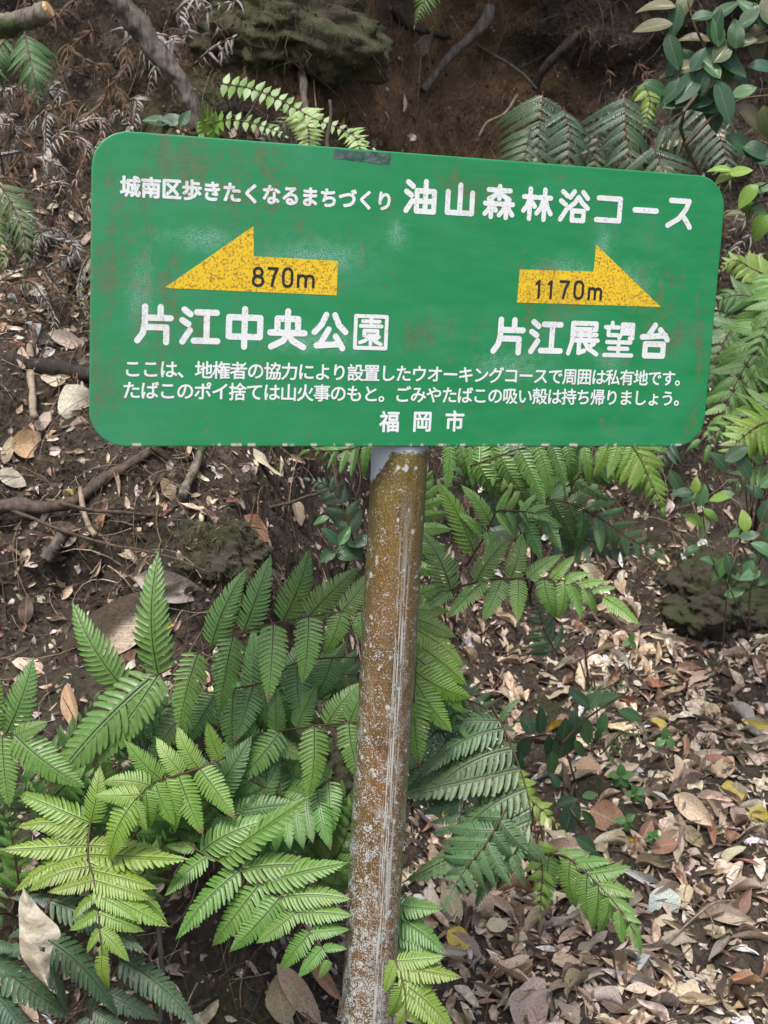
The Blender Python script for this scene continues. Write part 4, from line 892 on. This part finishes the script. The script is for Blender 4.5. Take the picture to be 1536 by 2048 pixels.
def shrub(px, py, label, stems, leaves, Y, group=None, sw=6, name='evergreen_shrub', cat='shrub', lk=1):
    b = on(px, py, -.005) if Y is None or py is not None else None
    o = empty(name, b); tag(o, label, cat, group)
    for st in stems:
        P = [(b if q is None else Yc_(q[0], q[1], Y)) for q in st]
        C = catmull(P, 18); kk = C[-1].y / F
        V, Fc = tube_data([c - b for c in C], [sw * kk * (.5 - .3 * i / 18) for i in range(19)], 6, .2)
        link('stem', mesh('stem', V, Fc, M_STEM), o, loc=(0, 0, 0))
    if lk != 1: leaves = [(x, y, a_, l * lk, w_, c) for x, y, a_, l, w_, c in leaves] + [(x + R.uniform(-45, 45), y + R.uniform(-40, 40), R.uniform(0, 360), l * R.uniform(.8, 1.1), w_, R.choice((DG, DG, BL, MG))) for x, y, a_, l, w_, c in leaves[4::3]]
    for (x, y, ang, Lp, wr, c) in leaves:      # centre px, direction in degrees (0 right, 90 up), length px, width ratio, colour
        a = math.radians(ang); p = Yc_(x, y, Y + R.uniform(-.03, .03)); k = p.y / F
        d = Vector((math.cos(a), R.uniform(-.3, .15), math.sin(a))).normalized(); L = Lp * k
        nz = Vector((R.uniform(-.35, .35), -.75, .65))
        mt = Matrix.Translation(p - b - d * L * .5) @ basis(d, nz) @ Matrix.Diagonal((L, L * wr / .48, L, 1))
        link('leaf', EVL[R.randrange(4)], o, mat=mt, color=jit(c, .1))
DG, MG, BR, YG, OL = (.04, .11, .045), (.07, .18, .06), (.19, .17, .085), (.20, .34, .05), (.12, .15, .06)
BL = (.055, .13, .075)
shrub(1440, 420, 'glossy evergreen shrub with bronze-backed leaves in the top right corner',
      [[None, (1365, 275), (1398, 180), (1412, 110), (1385, 40), (1370, -30)], [(1398, 180), (1440, 120), (1500, 80), (1560, 50)], [(1370, 290), (1430, 230), (1480, 200), (1540, 190)]],
      [(1310, 8, 175, 75, .42, BR), (1305, 52, 190, 75, .4, BR), (1368, 10, 250, 60, .5, OL), (1350, 42, 260, 60, .5, BL), (1362, 134, 187, 88, .42, BR), (1388, 72, 170, 65, .4, BR), (1385, 118, 120, 60, .5, MG),
       (1450, 165, 315, 95, .46, BR), (1435, 62, 100, 55, .55, MG), (1432, 50, 85, 60, .5, DG), (1448, 98, 55, 60, .55, OL), (1485, 80, 20, 60, .5, OL), (1515, 90, 280, 75, .45, BR), (1512, 75, 10, 60, .5, BR), (1510, 235, 335, 80, .48, BR),
       (1535, 250, 290, 70, .5, OL), (1375, 175, 235, 75, .5, BL), (1400, 170, 250, 65, .45, BL), (1430, 215, 260, 90, .5, BL), (1450, 205, 295, 85, .45, BL), (1465, 130, 330, 70, .5, DG), (1475, 150, 350, 60, .5, BL), (1420, 130, 130, 60, .5, MG),
       (1410, 30, 20, 50, .5, DG), (1490, 290, 340, 80, .45, DG), (1520, 300, 350, 70, .5, DG), (1340, 185, 220, 70, .5, DG), (1395, 205, 190, 60, .5, DG), (1360, 200, 200, 70, .5, DG), (1490, 180, 30, 50, .5, MG), (1450, 20, 40, 60, .45, DG), (1500, 30, 60, 60, .45, DG), (1530, 130, 10, 60, .45, BL), (1495, 15, 140, 50, .5, MG), (1535, 15, 100, 60, .5, OL)], 2.55, sw=9, lk=1.08)
shrub(1560, 700, 'sprig of yellow-green young leaves beside the upper right corner of the sign',
      [[None, (1560, 420), (1515, 372), (1470, 345), (1440, 338)], [(1540, 400), (1505, 410), (1495, 440)]],
      [(1438, 336, 170, 50, .4, YG), (1482, 342, 20, 50, .5, YG), (1450, 352, 210, 55, .4, YG), (1492, 392, 225, 60, .6, YG), (1500, 422, 280, 45, .5, YG), (1519, 455, 245, 62, .55, YG), (1525, 375, 20, 50, .5, MG), (1520, 420, 340, 40, .5, MG), (1465, 425, 180, 40, .4, OL)], 2.35, sw=5)
shrub(1445, 1290, 'slender seedling with yellow and white tinged leaves below the right end of the sign',
      [[None, (1455, 1180), (1475, 1100), (1500, 1020), (1510, 960)], [(1450, 1200), (1430, 1130), (1410, 1060), (1405, 1010)]],
      [(1387, 1038, 150, 52, .45, YG), (1423, 1030, 330, 42, .5, YG), (1407, 1056, 265, 58, .4, (.32, .42, .2)), (1437, 995, 190, 42, .5, YG), (1452, 990, 20, 42, .5, MG), (1392, 970, 90, 38, .5, YG), (1405, 990, 80, 50, .5, MG), (1365, 985, 180, 55, .4, DG), (1380, 995, 200, 50, .4, DG),
       (1438, 1140, 240, 60, .5, MG), (1420, 1120, 160, 45, .4, MG), (1462, 1135, 290, 55, .5, DG), (1502, 1116, 40, 35, .6, MG), (1497, 1138, 250, 40, .6, MG), (1470, 1150, 330, 45, .4, MG), (1350, 960, 120, 50, .5, DG), (1475, 905, 40, 60, .5, DG), (1440, 920, 130, 60, .5, DG), (1490, 935, 300, 60, .45, DG)], 2.6, sw=5)
shrub(1150, 1560, 'low shrub with dark glossy oval leaves among dead leaves, right of the pole',
      [[None, (1120, 1480), (1060, 1475), (1010, 1490)], [(1120, 1490), (1170, 1440), (1220, 1405), (1250, 1390)], [None, (1140, 1610), (1170, 1660), (1190, 1690)]],
      [(1215, 1398, 30, 60, .5, MG), (1188, 1398, 60, 55, .5, MG), (1158, 1395, 140, 60, .4, DG), (1055, 1447, 120, 50, .6, DG), (1082, 1440, 90, 65, .4, DG), (1128, 1478, 85, 100, .55, DG), (1150, 1445, 100, 55, .5, DG), (1172, 1462, 290, 70, .45, MG), (1100, 1500, 280, 70, .35, MG), (1104, 1530, 275, 65, .45, MG), (1265, 1430, 345, 65, .4, MG),
       (1205, 1445, 80, 50, .5, MG), (1045, 1500, 250, 60, .5, DG), (1138, 1640, 260, 85, .5, BL), (1135, 1602, 20, 50, .45, DG), (1175, 1690, 330, 60, .45, DG), (1180, 1640, 310, 60, .3, DG), (1195, 1470, 240, 40, .4, DG), (1030, 1540, 250, 70, .45, DG), (1160, 1500, 300, 50, .4, MG), (1190, 1725, 280, 60, .5, BL), (1180, 1590, 20, 35, .5, MG), (1110, 1560, 120, 40, .5, DG), (1195, 1740, 340, 50, .5, DG)], 2.3, sw=7)
shrub(1500, 1260, 'leafy sprig in front of the mossy rocks, nearest the right edge',
      [[None, (1500, 1190), (1520, 1120), (1545, 1060)], [None, (1470, 1200), (1450, 1150)], [(1510, 1140), (1480, 1080), (1490, 1040)]],
      [(1545, 1060, 60, 55, .5, MG), (1525, 1095, 150, 55, .5, MG), (1535, 1110, 330, 50, .5, DG), (1500, 1150, 200, 50, .5, MG), (1520, 1160, 10, 50, .5, DG), (1450, 1150, 130, 50, .5, DG), (1470, 1185, 20, 45, .5, MG), (1490, 1040, 100, 50, .5, YG), (1475, 1065, 180, 45, .5, MG), (1500, 1070, 20, 45, .5, DG), (1530, 1020, 80, 55, .5, DG), (1380, 1100, 200, 40, .5, DG), (1510, 980, 140, 50, .5, DG), (1540, 960, 40, 50, .5, MG)], 2.6, sw=5)
shrub(690, 1200, 'low sprig of broad dark leaves in the shade just left of the pole',
      [[None, (675, 1120), (660, 1080)]], [(700, 1105, 10, 75, .45, DG), (655, 1110, 220, 50, .5, DG), (660, 1070, 130, 50, .5, DG), (690, 1070, 60, 50, .4, MG), (720, 1080, 20, 60, .5, DG), (640, 1040, 200, 40, .4, MG)], 2.5, sw=4)
shrub(500, 330, 'few broad shaded leaves behind the top edge of the sign, left of the bright fern',
      [[None, (340, 250), (310, 245)]], [(310, 240, 170, 55, .5, BL), (345, 238, 20, 55, .5, BL), (370, 235, 60, 40, .5, DG), (330, 255, 220, 40, .5, DG)], 3.1, sw=4)
SG = 'three-leaved seedlings on the leaf litter'
for i, (x, y, s, lab) in enumerate(((1236, 1575, 30, 'largest three-leaved seedling on the litter right of the dark shrub'), (1266, 1610, 24, 'three-leaved seedling just below the largest one'), (1246, 1665, 26, 'three-leaved seedling beside the red-brown leaf'), (1300, 1695, 18, 'smallest three-leaved seedling, furthest down the slope'),
        (1256, 1305, 20, 'tiny seedling by itself high up on the leaf litter'), (1325, 1500, 28, 'seedling with rounded leaves at the end of the dark fern spray'), (1215, 975, 16, 'tiny seedling in the shade under the sign'), (545, 25, 20, 'tiny bright seedling on the mossy overhang'), (495, 18, 22, 'bright seedling left on the mossy overhang'))):
    p, n = hit(x, y); b = p.copy(); o = empty('seedling', b); tag(o, lab, 'seedling', SG); k = p.y / F; top = Vector((0, -.02, .035))
    V, Fc = tube_data(catmull([Vector((0, 0, 0)), top * .5 + Vector((.003, 0, 0)), top], 6), [.0012] * 7, 5); link('stem', mesh('stem', V, Fc, M_STEM), o, loc=(0, 0, 0))
    for j in range(5 if i in (0, 1, 3) else 3):
        a = math.radians(j * (72 if i in (0, 1, 3) else 120) + 20 + i * 15)
        d = Vector((math.cos(a), -.1, math.sin(a) * .9)).normalized()
        link('leaf', EVL[j % 4], o, mat=Matrix.Translation(top) @ basis(d, Vector((0, -.7, .7))) @ Matrix.Diagonal((s * k, s * k * 1.35, s * k, 1)), color=jit((.07, .20, .05)))

# ------------------------------------------------------------------ dead leaves
M_CREAM = plain('cream_dead_leaf', (.70, .64, .50), .7, .8, 25, .6, 90, (.50, .43, .30))
DLM = [leaf_mesh('dead_leaf', (.20, .24, .15, .27, .18, .22, .13, .25, .16, .12, .19)[s], (.18, .05, .3, .1, -.08, .22, .1, .02, .75, .9, -.5)[s], (.1, .22, .05, .3, -.15, -.2, .12, .06, .2, -.1, .35)[s], (.3, -.5, .9, .2, -.8, .5, 1.3, 0, 1.0, -1.6, .6)[s], [M_DEAD], 30 + s, 9, wave=(.2, .35, .1, .4, .3, .2, .1, .3, .3, .2, .5)[s]) for s in range(11)]
PAL0 = {'tan': (.40, .295, .195), 'pale tan': (.50, .385, .26), 'greyish brown': (.24, .18, .14), 'reddish brown': (.24, .095, .045), 'dark brown': (.10, .062, .045), 'pinkish brown': (.34, .26, .21), 'orange brown': (.38, .20, .09), 'pale grey': (.44, .37, .32), 'olive brown': (.23, .18, .09), 'yellow': (.60, .48, .09), 'cream': (.62, .55, .42)}
PAL = {k: tuple(min(.80, x * 1.82 * (1.02, 1, .94)[v.index(x)] * (.60 + .40 * (sum(v) / 3) / x)) for x in v) if k != 'yellow' else v for k, v in PAL0.items()}
GL = 'fallen leaves on the slope'
taken = []
def dead_leaf(p, n, ang, L, w, c, sh, lab, lift=.006, tiltd=None, name='fallen_leaf'):
    n = (n + Vector((R.uniform(-.24, .24), R.uniform(-.24, .24), R.uniform(-.24, .24)))).normalized() if tiltd is None else tiltd
    t1 = Vector((1, 0, 0)) - n * n.x; t1.normalize(); t2 = n.cross(t1); d = t1 * math.cos(ang) + t2 * math.sin(ang)
    mt = Matrix.Translation(p + n * lift - d * L * .5) @ basis(d, n) @ Matrix.Diagonal((L, L * w, L, 1))
    o = link(name, DLM[sh], mat=mt, color=jit(PAL[c], .12)); o.location = mt.translation; return tag(o, lab, 'leaf', GL)
HERO = [ # centre px, angle deg, length px, width factor, colour, mesh, label
 (85, 1880, 97, 185, 1.0, 'cream', 0, 'big cream coloured dead leaf standing upright on the blue-green fern at the lower left'),
 (235, 1235, 38, 260, .8, 'pinkish brown', 5, 'huge curled pinkish brown dead leaf behind the topmost pinna of the big fern'),
 (345, 1175, 345, 150, .9, 'pinkish brown', 0, 'folded brown leaf arching over beside the huge curled one'),
 (68, 890, 5, 110, 1.2, 'orange brown', 3, 'folded orange-brown leaf below the lower left corner of the sign'),
 (18, 900, 75, 75, .8, 'tan', 7, 'stiff orange-tan leaf end at the left edge near the folded leaf'),
 (160, 820, 300, 140, 1.2, 'pale grey', 3, 'large grey curled leaf behind the lower left corner of the sign'),
 (92, 845, 60, 60, 1.2, 'pinkish brown', 7, 'small pinkish leaf above the folded orange-brown one'),
 (115, 765, 350, 80, 1.0, 'pale tan', 1, 'curled tan leaf left of the large grey one'), (80, 780, 20, 60, .9, 'olive brown', 2, 'olive leaf under the curled tan one'),
 (25, 960, 335, 80, 1.1, 'pale grey', 7, 'pale mottled leaf above the fallen branch at the left edge'),
 (42, 722, 85, 75, .8, 'tan', 7, 'upright tan leaf lying on the blackened log'),
 (140, 690, 340, 120, .8, 'pale grey', 0, 'long pale leaf beside the left edge of the sign, above the log'),
 (338, 985, 300, 55, 1.0, 'olive brown', 1, 'olive leaf next to the mossy stick under the sign'), (525, 930, 320, 75, .8, 'pale tan', 4, 'pale twisted leaf just under the bottom edge of the sign'),
 (507, 1060, 320, 70, 1.2, 'reddish brown', 7, 'dull red leaf above the big fern, left of the pole'), (590, 1030, 280, 55, 1.0, 'greyish brown', 0, 'grey-brown leaf right of the dull red one'),
 (535, 1145, 340, 70, .5, 'cream', 6, 'narrow white sliver of leaf above the big fern'), (66, 1337, 352, 78, .9, 'pale tan', 1, 'flat pale leaf on bare soil at the left, above the edge fern'),
 (52, 1215, 85, 60, .9, 'dark brown', 7, 'dark leaf flat against the bare soil on the left'), (150, 1415, 290, 90, .8, 'orange brown', 5, 'brown leaf tucked behind the left fern'),
 (912, 1886, 320, 55, 1.5, 'yellow', 7, 'yellow leaf just right of the lower pole'), (888, 1916, 2, 85, .6, 'pinkish brown', 0, 'narrow pinkish leaf right below the yellow one'),
 (900, 1830, 280, 80, 1.0, 'olive brown', 7, 'broad olive-tan leaf above the yellow one'), (950, 1828, 250, 85, 1.1, 'greyish brown', 3, 'cupped greyish leaf right of the olive-tan one'), (985, 1862, 10, 45, 1.3, 'tan', 7, 'small tan leaf right of the cupped greyish one'),
 (1032, 1760, 280, 70, 1.2, 'tan', 7, 'tan leaf just under the tips of the blue-green fern'), (548, 2005, 92, 95, 1.2, 'olive brown', 7, 'olive-brown oval leaf at the bottom edge, left of the pole'),
 (590, 1990, 305, 150, .7, 'pinkish brown', 0, 'long pinkish leaf leaning against the foot of the lower fern'), (625, 1965, 310, 120, .6, 'orange brown', 2, 'long orange-brown strip of leaf beside the pole at the bottom'),
 (1370, 1995, 85, 95, 1.3, 'pale tan', 1, 'wide light tan leaf at the bottom edge on the right'), (1180, 1540, 330, 55, 1.4, 'orange brown', 7, 'round orange-tan leaf below the dark shrub'),
 (1450, 1540, 60, 65, 1.3, 'tan', 0, 'upright tan leaf on the right, above the spotted yellow one'), (1464, 1583, 40, 60, 1.5, 'yellow', 1, 'yellow leaf with brown spots near the right edge'),
 (1518, 1640, 300, 50, 1.4, 'yellow', 3, 'torn yellow leaf at the right edge'), (1505, 1460, 5, 75, .8, 'yellow', 0, 'long yellow leaf near the right edge, highest of the yellow ones'),
 (1322, 1452, 320, 40, 1.0, 'yellow', 1, 'small yellow leaf right of the dark shrub'), (1220, 1640, 330, 80, 1.3, 'reddish brown', 3, 'broad red-brown leaf beside the seedlings'), (1325, 1695, 15, 60, 1.2, 'reddish brown', 7, 'red-brown leaf right of the seedlings'), (1290, 1665, 60, 60, 1.1, 'reddish brown', 0, 'red-brown leaf between the seedlings'),
 (1385, 1620, 320, 85, 1.1, 'pale tan', 5, 'cupped pale leaf in the middle of the right-hand litter'), (1290, 1765, 335, 100, .5, 'cream', 2, 'long cream leaf lying below the red-brown ones'), (1455, 1840, 340, 90, .8, 'pinkish brown', 5, 'pinkish leaf with a grey tip near the right edge'),
 (1280, 1960, 330, 170, .35, 'pale tan', 6, 'longest narrow pale leaf near the bottom right'), (1255, 1960, 340, 110, .4, 'cream', 6, 'narrow white leaf above the longest narrow one'), (1250, 1950, 20, 50, 1.4, 'orange brown', 7, 'orange leaf under the narrow white ones'),
 (1070, 2010, 80, 130, 1.0, 'pinkish brown', 3, 'large mauve-brown leaf at the bottom edge right of the pole'), (1340, 1280, 350, 90, .5, 'pale tan', 6, 'long pale leaf at the foot of the low dark rock'), (1410, 1515, 15, 80, .6, 'pale grey', 0, 'pale grey leaf left of the upright tan one'),
 (1415, 1540, 280, 45, 1.2, 'tan', 1, 'small tan leaf beside the upright tan one'), (835, 80, 45, 85, 1.2, 'dark brown', 7, 'broad dark leaf caught on the roots at the top of the dirt bank'), (803, 205, 95, 36, .6, 'tan', 0, 'single small leaf stuck to the dirt bank above the sign')]
def torn_leaf():
    mid = [(47, 1776), (52, 1810), (58, 1850), (66, 1890), (78, 1930), (97, 1975)]
    lf = [(45, 1779), (38, 1808), (39, 1858), (40, 1905), (64, 1942), (95, 1974)]; rg = [(50, 1779), (80, 1818), (121, 1862), (103, 1898), (100, 1932), (98, 1973)]
    V, Fc = [], []; n = 20; c_ = []
    for row in (lf, mid, rg): c_.append(catmull([Vector((x, y, 0)) for x, y in row], n))
    o = at(66, 1890, 1.78)
    for k in range(n + 1):
        for j in range(7):
            e = j / 3; q = c_[0][k].lerp(c_[1][k], e) if e <= 1 else c_[1][k].lerp(c_[2][k], e - 1)
            jg = (R.uniform(-1.2, 1.2) if j in (0, 6) else 0)
            V.append(at(q.x + jg, q.y + jg * .5, 1.78 + abs(e - 1) * .016 + .0022 * math.sin(k * 1.5 + abs(j - 3) * 1.3) + (.002 if j == 3 else 0) + .0008 * (k - 10)) - o)
    for k in range(n):
        for j in range(6):
            if (k, j) in ((10, 5), (12, 4)): continue
            a = k * 7 + j; Fc.append((a, a + 7, a + 8, a + 1))
    ob = link('fallen_leaf', mesh('torn_leaf', V, Fc, M_CREAM), loc=o, color=(.66, .60, .47)); tag(ob, HERO[0][7], 'leaf', GL)
torn_leaf()
for (x, y, a, Lp, w, c, sh, lab) in HERO[1:]:
    p, n = hit(x, y); n = nrm(n)
    if y > 1700 and 500 < x < 1100: p = p + n * .012
    up = (n + (EYE - p).normalized() * 1.2).normalized(); k = (p - EYE).dot(ez) / F
    a = math.radians(a); d = cv2w(Vector((math.cos(a), -math.sin(a), 0))); d = (d - up * d.dot(up)).normalized(); L = Lp * k * (.78 if x < 180 and 650 < y < 1000 else 1.05)
    mt = Matrix.Translation(p + up * .015 - d * L * .5) @ basis(d, up) @ Matrix.Diagonal((L, L * w, L, 1))
    o = link('fallen_leaf', DLM[sh], mat=mt, color=jit(PAL[c], .05)); tag(o, lab, 'leaf', GL)
if True:
    # everything else of the litter: sampled over the ground itself, well beyond the frame
    def dens(x, y, s):
        right = min(1, max(0, (x + .15) / .35))
        if s > 8.2: d = .10 if s < 11 else .04
        elif s > 7.4: d = .5
        else: d = 1.0
        bare = noise.noise(Vector((x * 3 + 9, y * 3, 0)))
        left = .34 if s > 4.3 else .7
        if 9 < s < 10.8: left = .8
        if x > .1 and y > 2.9 and x < .55: d *= .6
        return (d * right + left * (1 - right)) * (1.0 if bare < .15 else .55)
    cand = []
    for i in range(24000):
        x = R.uniform(-1.6, 1.9); s = R.uniform(3.2, 11.5); p, n = slope_hit(x, s)
        if R.random() > dens(x, p.y, s): continue
        seg = 1.0
        kk = int(s); a_, b_ = prof(0 if x < 0 else 1, kk), prof(0 if x < 0 else 1, min(kk + .99, 18)); seg = math.dist(a_, b_) / .5
        if R.random() > seg: continue
        cand.append((x, s, p, n))
    names = list(PAL); wts = [24, 20, 18, 4, 14, 12, 2, 10, 7, .4, 5]
    big = []
    rest = []
    for x, s, p, n in cand:
        L = R.choice((.035, .045, .055, .065, .075, .085, .10)) * R.uniform(.85, 1.1); c = R.choices(names, wts)[0]; w = R.choice((.4, .5, .6, .75, .9, 1.1)) 
        if x < .12: L *= .62
        q = proj(p); inv = 20 < q[0] < 1516 and 20 < q[1] < 2028 and not (185 < q[0] < 1450 and 300 < q[1] < 880) and not (680 < q[0] < 860 and q[1] > 850)
        fern_zone = q[0] < 700 and 1250 < q[1] < 1950 or 840 < q[0] < 1080 and 1180 < q[1] < 1750
        (big if inv and not fern_zone else rest).append((L * F / max(q[2], .3), x, s, p, n, L, c, w, q))
    big.sort(key=lambda t: -t[0]); rest += big[240:]; big = big[:240]
    def place_word(q):
        x, y = q[0], q[1]
        if x < 700:
            if y < 600: return 'left of the sign'
            if y < 900: return 'by the lower left sign corner'
            if y < 1150: return 'under the left sign half'
            if y < 1450: return 'on the bare soil at the far left'
            return 'on the ground below the left ferns'
        if y < 900: return 'by the right sign end'
        if y < 1150: return 'under the right half of the sign'
        if y < 1350: return 'below the mossy rock' if x > 1250 else 'under the pale arching frond'
        if y < 1600: return 'by the dark glossy shrub' if x < 1300 else 'on the upper right litter'
        if y < 1800: return 'near the three-leaved seedlings' if x < 1350 else 'on the middle right litter'
        return 'right of the foot of the pole' if x < 1150 else 'on the bottom right litter'
    seen = {}
    for a, x, s, p, n, L, c, w, q in sorted(big, key=lambda t: t[-1][1]):
        sh = R.randrange(11); form = ('creased', 'wavy', 'rolled', 'drooping', 'twisted', 'cupped', 'curled', 'flat', 'folded', 'spiralled', 'arched')[sh]
        size = 'large' if L > .07 else 'small' if L < .045 else 'medium'
        lb = f'{size} {form} {c} fallen leaf {place_word(q)}'; seen[lb] = seen.get(lb, 0) + 1
        if seen[lb] > 1: lb += (', lower one', ', third down', ', fourth down', ', fifth down', ', sixth down')[min(4, seen[lb] - 2)]
        dead_leaf(p, n, R.uniform(0, 6.28), L, w, c, sh, lb)
    # the rest as one mass
    src = []
    LOW = [leaf_mesh('fragment', .2 + .05 * (q_ % 3), .1 * q_, .2 * (q_ - 1), .6 * (q_ - 1), [M_DEAD], q_, 3) for q_ in range(4)]
    for m_ in DLM + LOW:
        src.append((np.array([v.co[:] for v in m_.vertices]), np.array([pp.vertices[:] for pp in m_.polygons])))
    VV, FF, TT = [], [], []; off = 0
    def add_mass(p, n, ang, L, w, c, sh, lift):
        global off
        n = (n + Vector((R.uniform(-.3, .3), R.uniform(-.3, .3), R.uniform(-.3, .3)))).normalized()
        t1 = (Vector((1, 0, 0)) - n * n.x).normalized(); t2 = n.cross(t1); d = t1 * math.cos(ang) + t2 * math.sin(ang)
        mt = np.array(Matrix.Translation(p + n * lift - d * L * .5) @ basis(d, n) @ Matrix.Diagonal((L, L * w, L, 1)))
        v, f = src[sh]; VV.append(v @ mt[:3, :3].T + mt[:3, 3]); FF.append(f + off); off += len(v)
        TT.append(np.tile((*c, 1), (len(v), 1)))
    for a, x, s, p, n, L, c, w, q in rest:
        add_mass(p, n, R.uniform(0, 6.28), L, w, jit(PAL[c], .15), R.randrange(11), R.uniform(0, .006))
    for i in range(22000):
        x = R.uniform(-1.6, 1.9); s = R.uniform(3.2, 10.5); p, n = slope_hit(x, s)
        if R.random() > dens(x, p.y, s) + .15: continue
        c = R.choices(names, wts)[0]
        if x < .1 and R.random() < .15: continue
        add_mass(p, n, R.uniform(0, 6.28), R.uniform(.008, .03), R.uniform(.5, 1.6), tuple(v_ * .75 for v_ in jit(PAL[c], .2)), 11 + R.randrange(4), R.uniform(-.002, .004))
    o = link('leaf_litter', mesh('leaf_litter', np.vstack(VV).tolist(), np.vstack(FF).tolist(), M_LITTER, tint=np.vstack(TT)))
    tag(o, 'countless smaller and farther dead leaves and fragments covering the slope', 'leaf litter', None, 'stuff')
# twiglets, rootlets and crumbs of soil
VV, FF, TT = [], [], []; off = 0
for i in range(7800):
    x = R.uniform(-1.5, 1.8); s = R.uniform(3.4, 13.5)
    if x > .1 and s < 8 and R.random() < .6: continue
    p, n = slope_hit(x, s); L = R.uniform(.03, .14) if R.random() < .8 else R.uniform(.14, .28)
    ang = R.uniform(0, 6.28) if s < 8 else R.gauss(-1.5, .6)
    t1 = (Vector((1, 0, 0)) - n * n.x).normalized(); t2 = n.cross(t1); d = t1 * math.cos(ang) + t2 * math.sin(ang); e = t1 * -math.sin(ang) + t2 * math.cos(ang)
    b = R.uniform(-.25, .25) * L
    C = [p + d * L * (f - .5) + e * b * (1 - (2 * f - 1) ** 2) + n * (.004 + .012 * math.sin(f * 3.1)) for f in (0, .2, .4, .6, .8, 1)]
    r = R.choice((.0006, .0008, .001, .0016)); V, Fc = tube_data(C, [r * (1.1 - .7 * k / 5) for k in range(6)], 4, cap=False)
    c = R.choice(((.19, .13, .085), (.11, .075, .05), (.07, .045, .03), (.30, .23, .16), (.24, .17, .12), (.17, .11, .07), (.46, .38, .28)))
    VV += V; FF += [tuple(off + q for q in f) for f in Fc]; off += len(V); TT += [(*c, 1)] * len(V)
o = link('twig_litter', mesh('twig_litter', VV, FF, M_LITTER, tint=TT)); tag(o, 'fine dead twigs, rootlets and needles strewn over the soil', 'twigs', None, 'stuff')
VV, FF, TT = [], [], []; off = 0
for i in range(20000):
    x = R.uniform(-1.5, 1.8); s = R.uniform(3.2, 13); p, n = slope_hit(x, s); r = R.choice((.002, .003, .004, .006)) * R.uniform(.7, 1.3)
    V = [p + Vector(v) * r * R.uniform(.6, 1.3) for v in ((1, 0, 0), (-1, 0, 0), (0, 1, 0), (0, -1, 0), (0, 0, 1), (0, 0, -1))]
    Fc = [(0, 2, 4), (2, 1, 4), (1, 3, 4), (3, 0, 4), (2, 0, 5), (1, 2, 5), (3, 1, 5), (0, 3, 5)]
    c = R.choice(((.09, .065, .045), (.13, .10, .075), (.05, .035, .026), (.30, .25, .20)) if R.random() < .9 else ((.42, .38, .32),))
    VV += V; FF += [tuple(off + q for q in f) for f in Fc]; off += 6; TT += [(*c, 1)] * 6
o = link('soil_crumbs', mesh('soil_crumbs', VV, FF, M_LITTER, smooth=False, tint=TT)); tag(o, 'loose crumbs of soil and grit on the slope', 'soil', None, 'stuff')
